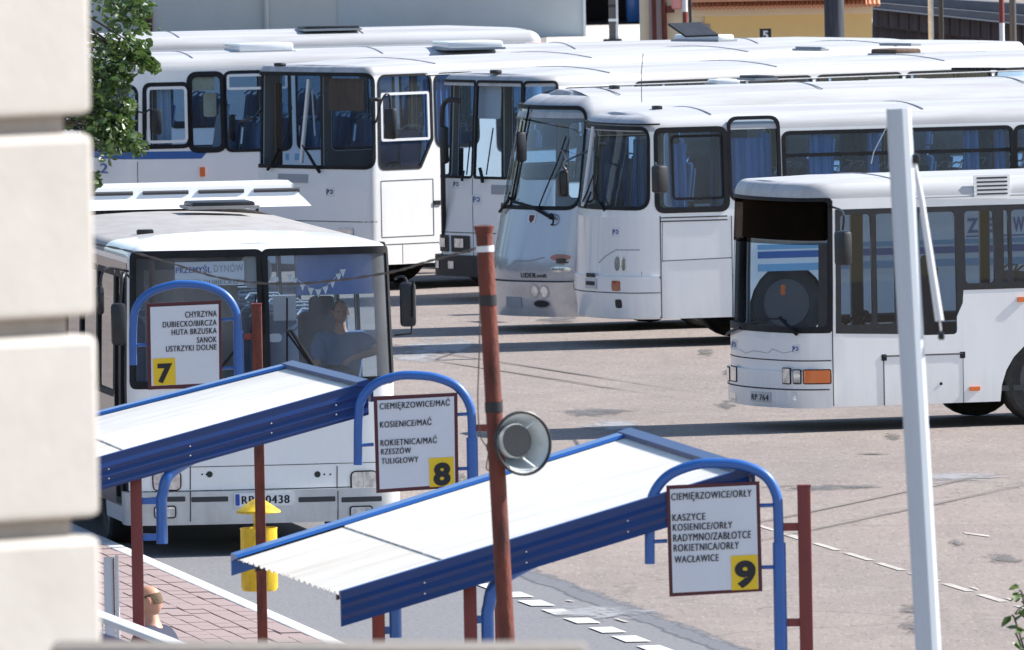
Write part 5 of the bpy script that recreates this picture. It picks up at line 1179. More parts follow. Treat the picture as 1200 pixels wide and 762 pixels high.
# ================================================================== shelters
def shelter(label, c, zs, fb, posts, pipeend, raf):
    """c: pixel corners far-low, near-low, near-high, far-high with heights zs"""
    FL, NL, NH, FH = [G(*p, z) for p, z in zip(c, zs)]
    t = thing('bus_shelter', label, 'shelter', V((NL.x, NL.y, .14)), 0, 'roofed passenger shelters')
    nrm = (NH - NL).cross(FL - NL).normalized()
    if nrm.z < 0: nrm = -nrm
    ncorr = 58
    def P(u, v, h=0): return (NL.lerp(NH, u)).lerp(FL.lerp(FH, u), v) + nrm * h
    def sheet_(u0, u1, lift, name, ov=0):
        bm = bmesh.new(); prev = None; per = 6
        for k in range(ncorr * per + 1):
            v = k / (ncorr * per); ph = (k % per) / per; h = .0 + .009 * (1 if ph in (0, 1 / per) or ph < .4 else 0) + lift
            j = .004 * math.sin(k * 12.9) if u0 == 0 else 0
            a = bm.verts.new(P(u0 + j, v, h)); b = bm.verts.new(P(u1, v, h))
            if prev: bm.faces.new((prev[0], prev[1], b, a))
            prev = (a, b)
        return obj(name, bm, M['sheet' if u0 > 0 else 'sheetl'], t, world=True, ang=20)
    sheet_(0, .272, .004, 'roof_sheet'); sheet_(.262, 1.0, .012, 'roof_sheet')
    # joint with fastener marks
    bm = bmesh.new()
    for k in range(int(ncorr)):
        a = P(.262 - .004, (k + .25) / ncorr, .014); b = P(.262 - .004, (k + .65) / ncorr, .014); d = (NH - NL).normalized() * .012
        if rnd.random() < .75: bm.faces.new([bm.verts.new(p) for p in (a, b, b + d, a + d)])
    o = obj('sheet_joint', bm, M['seam'], t, world=True, smooth=False, norm=False)
    def prism(name, pts, m):
        bm = bmesh.new(); a = [bm.verts.new(p) for p in pts[0]]; b = [bm.verts.new(p) for p in pts[1]]; n = len(a)
        for i in range(n): bm.faces.new((a[i], a[(i + 1) % n], b[(i + 1) % n], b[i]))
        bm.faces.new(a[::-1]); bm.faces.new(b); return obj(name, bm, M[m], t, world=True, ang=25)
    dv = (FL - NL).normalized(); du = (NH - NL).normalized(); Z = V((0, 0, 1))
    # deep ribbed flashing along the near sloping edge
    prof = [(-.05, .03), (.02, .035), (.02, -.02), (.035, -.05), (.022, -.08), (.035, -.12), (.022, -.15), (.035, -.19), (.03, -fb), (.0, -fb), (.0, -.02), (-.05, .0)]
    def edge(p, q): return [[p - dv * a + Z * b for a, b in prof], [q - dv * a + Z * b for a, b in prof]]
    prism('side_flashing', edge(P(-.005, 0), P(1.0, 0)), 'bluef')
    prism('flashing_cap', [[P(u, 0, 0) + dv * .05 + Z * .037, P(u, 0, 0) - dv * .022 + Z * .04, P(u, 0, 0) - dv * .022 + Z * .034, P(u, 0, 0) + dv * .05 + Z * .03] for u in (-.005, 1.0)], 'blue')
    prism('far_edge_trim', [[P(u, 1) + dv * a + Z * b for a, b in ((-.22, .028), (-.20, .05), (.03, .05), (.03, -.10), (.0, -.10), (0, .0))] for u in (-.01, 1.0)], 'blue')
    prism('ridge_trim', [[P(1, v) - du * .09 + nrm * .03, P(1, v) - du * .08 + nrm * .055, P(1, v) + du * .01 + nrm * .055, P(1, v) + du * .04 + nrm * .02, P(1, v) + du * .04 - Z * .12, P(1, v) + du * .02 - Z * .12, P(1, v) + du * .01 - Z * .01] for v in (-.01, 1.01)], 'bluef')
    # rivets
    bm = bmesh.new()
    for u in (.2, .45, .7, .9):
        for h_ in (-.07, -.14): bmesh.ops.create_icosphere(bm, subdivisions=1, radius=.007, matrix=MX.Translation(P(u, 0) - dv * .03 + Z * h_))
    obj('rivets', bm, M['alu'], t, world=True)
    # soffit purlins
    for v in (.12, .88):
        prism('purlin', [[P(u, v) + Z * (-.01), P(u, v) + Z * (-.07) , P(u, v) + Z * (-.07) + dv * .05, P(u, v) + Z * (-.01) + dv * .05] for u in (.02, .98)], 'blk')
    # frames: red post, blue pipe bending into the rafter
    for (px, pipex, vv) in posts:
        a = P(.0, vv); rt = (NH - NL); s_ = F / a.y
        x = (px - 600) / s_
        xb = (pipex - 600) / s_
        yy = a.y; zt_ = None
        ur = (x - a.x) / rt.x; topz = P(max(ur, -.1), vv).z - .10
        bm = bmesh.new(); box(bm, (x, yy, (topz + .14) / 2), (.085, .085, topz - .14), bev=.005); obj('post', bm, M['red'], t, world=True)
        k1 = P((xb - a.x) / rt.x + .06, vv) + Z * -.36; k2 = P((xb - a.x) / rt.x + .14, vv) + Z * -.17; k3 = P(raf, vv) + Z * -.15
        y2 = k1.y
        pts = [V((xb, yy, pipeend)), V((xb, yy, pipeend + .35)), V((xb + .01, yy, k1.z - .05)), V((xb + .07, yy + .0, k1.z + .10)), k2, k2.lerp(k3, .5), k3]
        tubeo('rafter_pipe', [pts[0]] + smoothpath(pts[1:], 5), .042, M['blue'], t, 10, world=True)
        for zc in (pipeend + .05, pipeend + .32): boxo('bracket', ((x + xb) / 2, yy, zc), (abs(xb - x), .03, .05), M['blue'], t) if False else obj('bracket', box(bmesh.new(), ((x + xb) / 2, yy, zc), (abs(xb - x), .03, .05)), M['blue'], t, world=True)
    return t
def shelters():
    shelter('shelter with its whole white corrugated roof in view, passing below stop board 8', [(276, 656), (401, 699), (877, 554), (741, 511)], [2.36, 2.36, 3.09, 3.11], .19, [(545, 565, .06), (437, 457, .84)], 1.86, .66)
    shelter('shelter whose white corrugated roof is cut off by the pale building corner, below board 7', [(-22, 524), (50, 560), (431, 453), (344, 431)], [2.40, 2.40, 3.0, 2.98], .21, [(155.5, 185, .06), (45, 70, .84)], 1.88, .70)
# ================================================================== poles, horn, wires
def street_things():
    # rusty pole
    s_ = 205; D = F / s_; top = PS(567, 265, s_); bot = PS(594, 755, s_); d = (bot - top).normalized(); foot = top + d * ((top.z) / -d.z)
    t = thing('rusty_pole', 'rusty red steel pole leaning slightly, standing in front of board 8 and carrying wires', 'pole', foot)
    tubeo('shaft', [top, foot], .048, M['rust'], t, 16, world=True)
    bm = bmesh.new(); lathe(bm, [(.045, -.06), (.058, -.01), (.060, 0), (.035, .004), (.03, -.05), (0, -.05)], 16, MX.Translation(top)); obj('pole_cap', bm, M['rust'], t, world=True)
    p = top.lerp(bot, .047); tubeo('white_band', [p, p + d * .035], .051, M['alu'], t, 16, world=True)
    for f in (.165, .42): p = top.lerp(bot, f); tubeo('clamp_band', [p, p + d * .06], .052, M['blk'], t, 16, world=True)
    # horn loudspeaker
    c = PS(609, 520, s_); ax = V((.50, -.86, .10)).normalized(); q = ax.to_track_quat('Z', 'Y').to_matrix().to_4x4()
    t2 = thing('loudspeaker', 'grey white horn loudspeaker clamped to the rusty pole below board 8 height', 'loudspeaker', c)
    mt = MX.Translation(c) @ q @ MX.Scale(1.27, 4)
    M['horn'] = mat('horn_grey', (.62, .66, .66), .4, dirt=(.34, .36, .35), dscale=9, damt=.6)
    obj('horn', lathe(bmesh.new(), [(.05, -.20), (.055, -.16), (.075, -.10), (.105, -.03), (.138, .03), (.144, .034), (.146, .028), (.142, .02)], 36, mt, caps=False), M['horn'], t2, world=True)
    obj('horn_rim', lathe(bmesh.new(), [(.134, .030), (.142, .038), (.148, .034), (.148, .026), (.14, .024)], 36, mt, caps=False), M['blk'], t2, world=True)
    m2 = mt @ MX.Translation((-.032, .012, .012)) @ MX.Scale(1.0, 4)
    obj('horn_core', lathe(bmesh.new(), [(.074, .02), (.078, .012), (.066, -.02), (.03, -.10), (.0, -.10)], 28, m2), M['blk'], t2, world=True)
    obj('core_shell', lathe(bmesh.new(), [(.075, .021), (.078, .014), (.072, -.04), (.05, -.14)], 28, m2, caps=False), M['horn'], t2, world=True)
    bm = bmesh.new()
    for a in (0.9, 5.2): tube(bm, [mt @ V((.075 * math.cos(a) - .03, .075 * math.sin(a), .01)), mt @ V((.125 * math.cos(a), .125 * math.sin(a), .02))], .006, 6)
    obj('horn_stay', bm, M['horn'], t2, world=True)
    tubeo('driver_unit', [c - ax * .18, c - ax * .30], .05, M['blk'], t2, 14, world=True)
    pj = top.lerp(bot, .52); tubeo('clamp', [c - ax * .14, pj], .014, M['blk'], t2, 8, world=True)
    # wires
    wr = mat('brown_wire', (.07, .045, .035), .7)
    def wire(label, pts, r, twist=False):
        P_ = smoothpath([PS(*p) for p in pts], 12)
        if twist:
            bm = bmesh.new()
            for k in (0, math.pi): tube(bm, [p + V((0, math.cos(i * .9 + k), math.sin(i * .9 + k))) * r * 1.1 for i, p in enumerate(P_)], r, 5)
            o = obj('overhead_cable', bm, wr, world=True, ang=60)
        else: o = tubeo('overhead_cable', P_, r, wr, None, 5, world=True)
        tag(o, label, 'cable')
    wire('twisted brown cable sagging left from the top of the rusty pole', [(566, 288, 205), (545, 295, 200), (500, 307, 195), (463, 318, 190), (400, 328, 185), (330, 333, 180), (260, 326, 175), (205, 310, 170), (150, 294, 165), (100, 284, 160)], .0045, True)
    wire('thin slack cable hanging down beside the rusty pole to the loudspeaker', [(566, 290, 205), (563, 330, 204), (562, 400, 204), (560, 470, 204), (563, 510, 204), (572, 528, 204), (570, 548, 204), (575, 552, 204)], .004)
    # white lamp post near the right
    s_ = 250; top = PS(1053, 127, s_); bot = PS(1088, 762, s_); d = (bot - top).normalized(); foot = top + d * (top.z / -d.z)
    M['postw'] = mat('white_post_paint', (.55, .60, .66), .38, dirt=(.46, .50, .55), dscale=2.5, damt=.6, coat=.2, stretch=(3, 3, .3))
    t = thing('lamp_post', 'tall pale blue white post without a lamp, nearest upright at the right of the photo', 'post', foot)
    bm = bmesh.new(); tube(bm, [top, top.lerp(foot, .5), foot], [.060, .063, .068], 12); obj('shaft', bm, M['postw'], t, world=True, ang=10)
    a = PS(1071, 186, s_); obj('bracket', box(bmesh.new(), a, (.05, .06, .045), bev=.008), M['blk'], t, world=True)
    bar = [PS(1072, 192, s_), PS(1080, 235, s_), PS(1101, 376, s_)]
    t3 = thing('hanging_rod', 'thin white rod with a black tip hanging from the bracket on the pale post', 'rod', bar[0])
    tubeo('rod', bar, [.010, .014, .020], M['alu'], t3, 10, world=True); tubeo('rod_wire', [bar[2], PS(1102.5, 388, s_)], .004, M['alu'], t3, 5, world=True)
    bm = bmesh.new(); box(bm, PS(1103, 394, s_), (.03, .03, .035), bev=.006); obj('rod_tip', bm, M['blk'], t3, world=True)
    # litter bin on the post of board 7
    s_ = 139.4; D = F / s_; c = PD(303, 640, D); x = c.x
    zt_ = PD(303, 587, D).z; zr = PD(303, 602, D).z; zb0 = PD(303, 620, D).z; zb1 = PD(303, 694, D).z
    t = thing('litter_bin', 'yellow litter bin with a conical hat, hung on the post of board 7', 'litter bin', V((x, D, zb1)))
    y = D + .2
    obj('bin_hat', lathe(bmesh.new(), [(.0, zt_ + .01), (.05, zt_), (.185, zr + .015), (.19, zr), (.17, zr - .008), (0, zr - .01)], 28, MX.Translation((x, y, 0))), M['yelb'], t, world=True)
    for dx in (-.03, .035): obj('hat_stay', box(bmesh.new(), (x + dx, y - .1, (zr + zb0) / 2), (.02, .02, zr - zb0 + .04)), M['yelb'], t, world=True)
    obj('bin_body', lathe(bmesh.new(), [(.0, zb1), (.14, zb1), (.155, zb1 + .03), (.155, zb0 - .02), (.16, zb0), (.15, zb0), (.145, zb0 - .03), (.14, zb1 + .05), (0, zb1 + .05)], 28, MX.Translation((x, y, 0))), M['yelb'], t, world=True, ang=40)
    # bench shelter side: white top rail with blue panel, and white board
    s0, s1 = 158.5, 163.5
    a = PS(106, 715, s0); b = PS(206, 753, s1); t = thing('windbreak', 'low blue panel with a white top rail, at the bottom left beside the platform', 'windbreak', V((a.x, a.y, .14)))
    dv = (b - a); dv.z = 0; L_ = dv.length; dv.normalize(); nn = V((-dv.y, dv.x, 0)); ang = math.atan2(dv.y, dv.x); mid = (a + b) / 2
    obj('top_rail', box(bmesh.new(), mid + V((0, 0, -.02)), (L_ + .3, .13, .045), MX.Rotation(ang, 3, 'Z') @ MX.Rotation(math.atan2(a.z - b.z, L_), 3, 'Y'), bev=.008), M['alu'], t, world=True)
    obj('blue_panel', box(bmesh.new(), V((mid.x, mid.y, (mid.z - .10 + .3) / 2)), (L_, .02, mid.z - .45), MX.Rotation(ang, 3, 'Z')), M['bluef'], t, world=True)
    for p in (a, b): obj('post', box(bmesh.new(), V((p.x, p.y, (p.z - .04) / 2 + .05)), (.045, .045, p.z - .14)), M['alu'], t, world=True)
    p = PS(112, 736, 159.5); bm = bmesh.new(); tube(bm, smoothpath([p + V((-.05, 0, .06)), p + V((-.02, -.02, -.04)), p + V((.05, -.02, -.03)), p + V((.05, 0, .05))], 5), .008, 6); obj('chain', bm, M['chr'], t, world=True)
    s_ = 157; tl = PS(121, 653, s_); br = PS(140, 727, s_)
    t = thing('notice_board', 'narrow white upright panel with a black seam, left of the maroon shelter post', 'panel', V(((tl.x + br.x) / 2, tl.y, .14)))
    obj('panel', box(bmesh.new(), ((tl.x + br.x) / 2 - .015, tl.y, (tl.z + br.z) / 2 - .3), (abs(br.x - tl.x) - .035, .06, tl.z - br.z + .6), bev=.006), M['board'], t, world=True)
    obj('frame', box(bmesh.new(), (br.x - .012, tl.y, (tl.z + br.z) / 2 - .3), (.028, .07, tl.z - br.z + .62), bev=.004), M['alu'], t, world=True)
    obj('seam', box(bmesh.new(), (br.x - .034, tl.y - .036, (tl.z + br.z) / 2), (.008, .01, tl.z - br.z - .02)), M['seam'], t, world=True)
    obj('foot', box(bmesh.new(), ((tl.x + br.x) / 2, tl.y, .35), (.06, .05, .45)), M['alu'], t, world=True)
    # bench and sitter
    s_ = 156; hp = PS(170, 708, s_)
    base = V((hp.x + .15, hp.y, .14)); seat = hp.z - .14 - .80
    t = thing('bench', 'dark slatted bench under the shelter at the bottom left, partly hidden by the rail', 'bench', V((base.x - .3, base.y, .14)))
    for k in range(3): obj('slat', box(bmesh.new(), (base.x - .3, base.y + .02 + .13 * (k - 1), .14 + seat), (1.5, .11, .03), bev=.005), M['rust'], t, world=True)
    for k in (-.6, .6): obj('leg', box(bmesh.new(), (base.x - .3 + k, base.y, .14 + seat / 2 - .01), (.05, .35, seat - .02)), M['blk'], t, world=True)
    p = sitter('person', 'bald man in a navy jacket sitting behind the maroon shelter post', base, R(72), seat=seat, shirt='navy', hair='bald', facing=(R(8), .1, .3), lean=.10)
# ================================================================== foreground building
def pillar():
    st = mat('pale_render', (.53, .495, .455), .9, dirt=(.43, .395, .355), dscale=2.6, damt=.7, bump=.06, bscale=30)
    sh = mat('joint_render', (.42, .37, .33), .95, dirt=(.3, .26, .23), dscale=8, damt=.6, bump=.3)
    s_ = 500; D = F / s_; x1 = PS(105, 140, s_).x; t = thing('building_corner', 'pale rusticated building corner with recessed joints, out of focus along the left edge', 'building', V((x1 - .8, D, 0)))
    joints = [(y0, y1) for y0, y1 in ((-335, -306), (-101, -72), (134, 156), (370, 392), (602, 622), (834, 855))]
    zs = []
    for y0, y1 in joints: zs.append((PS(105, y0, s_).z, PS(105, y1, s_).z))
    pit = zs[2][0] - zs[3][0]; gap = zs[2][0] - zs[2][1]
    z = zs[2][0] + 2 * pit; k = 0; me = {}
    an = R(44); rot = MX.Rotation(an, 3, 'Z'); cor = V((x1 + .012, D, 0)); ex = rot @ V((-1, 0, 0)); ey = rot @ V((0, 1, 0))
    mid = cor + ex * .9 + ey * .55
    obj('joint_core', box(bmesh.new(), mid + ex * .055 + ey * .05 + V((0, 0, zs[0][0] / 2 + .3)), (1.8, 1.1, zs[0][0] + .6), rot), sh, t, world=True, smooth=False)
    while z > .3:
        hh = pit - gap; dx = rnd.uniform(-.002, .002)
        bm = bmesh.new(); box(bm, mid + ex * dx + V((0, 0, z + hh / 2)), (1.8, 1.1, hh), rot, bev=.02)
        obj('stone_block', bm, st, t, world=True, ang=20, norm=True); z -= pit
    # low coping in the foreground
    s_ = 520; c = G(0, 0, 6); a = PS(60, 752, s_); b = PS(688, 752.5, s_)
    t = thing('parapet', 'weathered concrete coping along the bottom edge, out of focus', 'parapet', V(((a.x + b.x) / 2, a.y, 0)))
    cm = speck('weathered_concrete', (.20, .18, .16), (.13, .12, .11), (.26, .23, .2), 7, 3)
    zt_ = (a.z + b.z) / 2; sl_ = math.atan2(b.z - a.z, b.x - a.x)
    obj('coping', box(bmesh.new(), V(((a.x + b.x) / 2, a.y - .1, zt_ - .04)), (b.x - a.x, .3, .08), MX.Rotation(-sl_, 3, 'Y'), bev=.015), cm, t, world=True)
    obj('wall', box(bmesh.new(), V(((a.x + b.x) / 2, a.y - .1, (zt_ - .12) / 2)), (b.x - a.x - .06, .22, zt_ - .12)), cm, t, world=True)
# ================================================================== background
def background():
    D = F / 50.5
    wl = PD(60, 20, D); wr = PD(684, 20, D)
    wm = mat('grey_render_wall', (.50, .545, .57), .85, dirt=(.44, .47, .48), dscale=.6, damt=.8, bump=.2, bscale=8); wm2 = mat('beige_grey_wall', (.58, .58, .55), .85, dirt=(.50, .51, .50), dscale=.6, damt=.8, bump=.2, bscale=8)
    t = thing('grey_building', 'long plain grey wall building with a drainpipe, behind the buses at the upper left', 'building', V(((wl.x + wr.x) / 2, D, 0)))
    xm = PD(396, 20, D).x
    obj('wall', box(bmesh.new(), ((xm + wr.x) / 2, D + 4, 4), (wr.x - xm, 8, 8)), wm, t, world=True, smooth=False)
    obj('wall', box(bmesh.new(), ((wl.x - 6 + xm) / 2, D + 4.02, 4), (xm - wl.x + 6, 8, 8)), wm2, t, world=True, smooth=False)
    obj('corner_trim', box(bmesh.new(), (wr.x + .02, D + 3.98, 4), (.06, 8.06, 8)), M['board'], t, world=True, smooth=False)
    p = PD(312, 20, D - .06); tubeo('drainpipe', [(p.x, p.y, .1), (p.x, p.y, 8)], .06, wm2, t, 10, world=True)
    a = PD(163, 12, D); b = PD(176, 44, D)
    w = obj('window', box(bmesh.new(), ((a.x + b.x) / 2, D + .0, (a.z + b.z) / 2), (b.x - a.x, .06, a.z - b.z)), M['blk'], t, world=True, smooth=False)
    obj('window_frame', box(bmesh.new(), (b.x + .03, D - .02, (a.z + b.z) / 2), (.06, .1, a.z - b.z + .1)), M['rust'], w, world=True, smooth=False) if False else obj('window_frame', box(bmesh.new(), (b.x + .03, D - .02, (a.z + b.z) / 2), (.06, .1, a.z - b.z + .1)), M['rust'], t, world=True, smooth=False)
    obj('roof', box(bmesh.new(), ((wl.x - 6 + wr.x) / 2, D + 4, 8.1), (wr.x - wl.x + 6.6, 8.6, .2)), M['logog'], t, world=True, smooth=False)
    # concrete apron and dark garage
    sheet('concrete_yard', [G(640, 75), G(1250, 75), G(1250, 22), G(640, 22)], .006, M['conc'])
    D2 = F / 48.9; a = PD(640, 30, D2); b = PD(752, 30, D2)
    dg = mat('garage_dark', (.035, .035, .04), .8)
    t = thing('garage', 'dark open garage at the far end of the pale yard, right of the grey wall', 'garage', V(((a.x + b.x) / 2, D2, 0)))
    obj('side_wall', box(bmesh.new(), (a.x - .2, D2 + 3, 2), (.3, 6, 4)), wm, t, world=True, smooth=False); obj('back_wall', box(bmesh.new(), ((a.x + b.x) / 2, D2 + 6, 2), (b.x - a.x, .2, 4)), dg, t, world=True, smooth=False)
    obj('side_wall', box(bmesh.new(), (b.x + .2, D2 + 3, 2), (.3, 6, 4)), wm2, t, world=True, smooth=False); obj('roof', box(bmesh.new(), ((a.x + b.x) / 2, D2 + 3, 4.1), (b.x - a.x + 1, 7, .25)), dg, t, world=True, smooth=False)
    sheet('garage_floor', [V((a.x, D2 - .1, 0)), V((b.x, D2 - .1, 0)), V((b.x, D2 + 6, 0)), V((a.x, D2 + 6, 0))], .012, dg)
    bx = PD(742, 10, D2 + 1.5); t = tag(obj('tarpaulin', box(bmesh.new(), (bx.x, D2 + 1.5, .9), (.35, .5, 1.8), bev=.1), M['blue'], world=True), 'blue sheet hanging inside the dark garage opening', 'tarpaulin')
    # steel mast
    p = G(718, 52); t = thing('steel_mast', 'grey steel mast on a bolted foot, standing on the pale yard before the garage', 'mast', p)
    obj('shaft', box(bmesh.new(), (p.x, p.y, 3), (.16, .16, 6)), M['rim'], t, world=True, smooth=False); obj('shaft_flange', box(bmesh.new(), (p.x + .11, p.y - .02, 3), (.05, .05, 6)), M['board'], t, world=True, smooth=False)
    obj('foot_plate', box(bmesh.new(), (p.x, p.y, .06), (.42, .3, .12), bev=.02), M['blk'], t, world=True)
    for k in range(4): obj('band', box(bmesh.new(), (p.x, p.y - .003, .55 + k * .32), (.17, .17, .06)), M['blk' if k % 2 else 'alu'], t, world=True, smooth=False)
    # yellow building with tiled roof
    s_ = 67; D3 = F / s_
    def X(px): return PD(px, 30, D3).x
    yw = mat('yellow_wall', (.84, .60, .25), .8, dirt=(.72, .52, .24), dscale=1.2, damt=.5); cw = mat('cream_wall', (.82, .70, .50), .8, dirt=(.70, .59, .43), dscale=1.5, damt=.6); pk = mat('pinkish_plaster', (.42, .33, .31), .85, dirt=(.33, .25, .24), dscale=2, damt=.7)
    t = thing('yellow_building', 'low yellow building with a cream band and a tiled eave, beyond the bus roofs', 'building', V(((X(750) + X(1022)) / 2, D3, 0)))
    zE = PD(900, 18, D3).z; xl = X(826)
    obj('wall', box(bmesh.new(), ((xl + X(1022)) / 2, D3 + 2, zE / 2), (X(1022) - xl, 4, zE)), yw, t, world=True, smooth=False)
    obj('cream_band', box(bmesh.new(), ((X(808) + X(1022)) / 2, D3 + 1.98, zE + .3), (X(1024) - X(808), 4.05, .6)), cw, t, world=True, smooth=False)
    obj('side_wall', box(bmesh.new(), ((X(752) + xl) / 2, D3 + 2.05, 1.6), (xl - X(752), 4, 3.2)), cw, t, world=True, smooth=False)
    obj('plaster_pier', box(bmesh.new(), (X(770), D3 + .0, 1.6), (.28, .12, 3.2)), pk, t, world=True, smooth=False)
    for px, w_ in ((768, .05), (780, .07)): obj('downpipe', tube(bmesh.new(), [(X(px), D3 - .1, .1), (X(px) - .03, D3 - .1, 3.2)], w_ / 2 + .01, 8), M['rust'], t, world=True)
    obj('pipe_elbow', box(bmesh.new(), (X(786), D3 - .1, PD(0, 25, D3).z), (.14, .1, .12)), M['rust'], t, world=True, smooth=False)
    obj('door', box(bmesh.new(), (X(822), D3 + .03, 1.1), (.3, .1, 2.2)), pk, t, world=True, smooth=False)
    eave = obj('roof', box(bmesh.new(), ((X(808) + X(1030)) / 2, D3 + 1.5, zE + .98), (X(1030) - X(806), 4.6, .08), MX.Rotation(.30, 3, 'X')), M['tile'], t, world=True, smooth=False)
    tme = None
    zl_ = PD(900, 8, D3).z
    for k in range(46):
        bm = bmesh.new(); x_ = X(808) + k * .075
        if x_ > X(1030): break
        if tme is None:
            tube(bm, [(0, 0, 0), (0, 1.2, .36)], .034, 8); o = obj('roof_tile', bm, M['tile'], t); tme = o.data
        else: bm.free(); o = mesh_obj('roof_tile', tme, None, t)
        o.location = V((x_, D3 - .35, zl_)) - V(t.location)
    # number 5 sign
    a = PS(897, 40, 67.3); sg = thing('number_sign', 'small black sign with a white number 5 on the yellow wall', 'sign', V((a.x, a.y, a.z)))
    obj('plate', box(bmesh.new(), (a.x, a.y, a.z), (.20, .03, .19)), M['blk'], sg, world=True, smooth=False)
    obj('number', text_bm('5', lambda u, v: V((a.x + u, a.y - .02, a.z + v)), -.05, -.08, .1, .14, .04), M['ppl'], sg, world=True, smooth=False, norm=False)
    # dark tarred pole
    g = G(978, 60); p = PS(978, 40, 71); t = tag(tubeo('tarred_pole', [(p.x, p.y, 0), (p.x, p.y, 7)], .165, mat('tarred_wood', (.035, .04, .055), .8, dirt=(.10, .10, .12), dscale=3, damt=.8, stretch=(5, 5, .4)), None, 16, world=True), 'thick dark tarred pole in front of the yellow wall', 'pole')
    # dark shed with sloping roof
    D4 = F / 62
    def X4(px): return PD(px, 30, D4).x
    dk = mat('dark_boarding', (.055, .05, .06), .8, dirt=(.12, .10, .11), dscale=3, damt=.8, stretch=(6, 1, .4)); rf = mat('grey_felt_roof', (.11, .115, .135), .7, dirt=(.17, .17, .19), dscale=2, damt=.7)
    t = thing('dark_shed', 'long dark boarded shed with a grey sloping roof, at the upper right beyond the buses', 'shed', V((X4(1110), D4, 0)))
    z0_ = PD(1022, 30, D4).z
    def slab(name, px0, px1, yt0, yt1, yb0, yb1, m, dy=0, th=.4):
        bm = bmesh.new(); q = [PD(px0, yt0, D4 + dy), PD(px1, yt1, D4 + dy), PD(px1, yb1, D4 + dy), PD(px0, yb0, D4 + dy)]; a = [bm.verts.new(p) for p in q]; b = [bm.verts.new(p + V((0, th, 0))) for p in q]
        bm.faces.new(a); bm.faces.new(b[::-1]); [bm.faces.new((a[i], b[i], b[(i + 1) % 4], a[(i + 1) % 4])) for i in range(4)]; return obj(name, bm, m, t, world=True, smooth=False)
    slab('lower_wall', 1023, 1290, 30, 62, 95, 95, dk, .5, 3); slab('upper_wall', 1023, 1290, 10, 40, 31, 63, dk, .2)
    slab('roof_slab', 1023, 1290, 3, 26, 9.5, 37, rf, -.2, 1.2); slab('roof_slab', 1023, 1290, -6, 10, 2.6, 25.6, rf, .3, 1.2)
    slab('roof_edge', 1023, 1290, 9.5, 37, 11, 39, M['logog'], -.25, .1)
    for k in range(22):
        px = 1030 + k * 12
        f = (px - 1023) / 267; slab('board', px, px + 10, 11 + 28 * f, 11.9 + 28 * f, 29.5 + 33 * f, 30.5 + 33 * f, dk, .17, .03)
    # far pale building behind
    D5 = F / 46; a = PD(950, 10, D5); b = PD(1300, 10, D5); t = thing('far_building', 'pale far building whose wall shows above the dark shed roof', 'building', V(((a.x + b.x) / 2, D5, 0)))
    obj('wall', box(bmesh.new(), ((a.x + b.x) / 2, D5 + 2, 4), (b.x - a.x, 4, 8)), cw, t, world=True, smooth=False); obj('roof', box(bmesh.new(), ((a.x + b.x) / 2, D5 + 2, 8.1), (b.x - a.x + .6, 4.6, .2)), M['logog'], t, world=True, smooth=False)
    # thin posts
    for px, r, m_, lab, yb in ((1091, .05, 'kerb', 'cream post in front of the dark shed', 70), (1103, .045, 'blk', 'thin black post just right of the cream post', 70), (1187, .06, 'rim', 'grey lattice mast at the far right', 70)):
        p = PS(px, 30, 66); tag(tubeo('post', [(p.x, p.y, 0), (p.x, p.y, 6.5)], r, M[m_], None, 8, world=True), lab, 'post')
    for px, lab in ((1174, 'red and white banded post at the upper right, left of the lattice mast'), (803, 'red and white banded post before the yellow building')):
        p = PS(px, 30, 68); t = thing('banded_post', lab, 'post', V((p.x, p.y, 0)), 0)
        zc = PD(px, 27 if px > 1000 else 14, p.y).z
        if px > 1000: tubeo('post_bottom', [(p.x, p.y, 0), (p.x, p.y, zc)], .045, M['alu'], t, 8, world=True); tubeo('post_top', [(p.x, p.y, zc), (p.x, p.y, 6)], .045, M['red'], t, 8, world=True)
        else: tubeo('post_bottom', [(p.x, p.y, 0), (p.x, p.y, zc)], .045, M['red'], t, 8, world=True); tubeo('post_top', [(p.x, p.y, zc), (p.x, p.y, 6)], .045, M['alu'], t, 8, world=True)
    p = PS(809, 20, 68.5); tag(tubeo('post', [(p.x, p.y, 0), (p.x, p.y, 6)], .025, M['blk'], None, 8, world=True), 'thin black post beside the red and white one', 'post')
    p = PS(793, 4, 68.3); tag(obj('pink_sign', box(bmesh.new(), (p.x, p.y, p.z), (.18, .02, .2), bev=.03), mat('pink_board', (.75, .32, .28), .6), world=True), 'small pink board at the top, left of the banded post', 'sign')
# ================================================================== foliage
def leaf_mesh(name, n, pts, size, seed, m, parent, kind='stuff', vis=None):
    q = random.Random(seed); bm = bmesh.new()
    for i in range(n):
        c, spread = pts(q)
        if vis and not vis(c): continue
        a = V((q.gauss(0, 1), q.gauss(0, 1), q.gauss(0, .6))).normalized(); b = a.cross(V((q.gauss(0, 1), q.gauss(0, 1), q.gauss(0, 1)))).normalized(); s_ = size * q.uniform(.45, 1.35)
        n_ = a.cross(b)
        vs = [bm.verts.new(c + a * u * s_ + b * v * s_ + n_ * w * s_) for u, v, w in ((-.5, 0, 0), (-.15, .34, .06), (.3, .22, .0), (.55, 0, -.1), (.3, -.22, 0), (-.15, -.34, .06))]
        bm.faces.new(vs[:4]); bm.faces.new([vs[3], vs[4], vs[5], vs[0]])
    o = obj(name, bm, m, parent, world=True, smooth=False, norm=False); o['kind'] = kind; return o
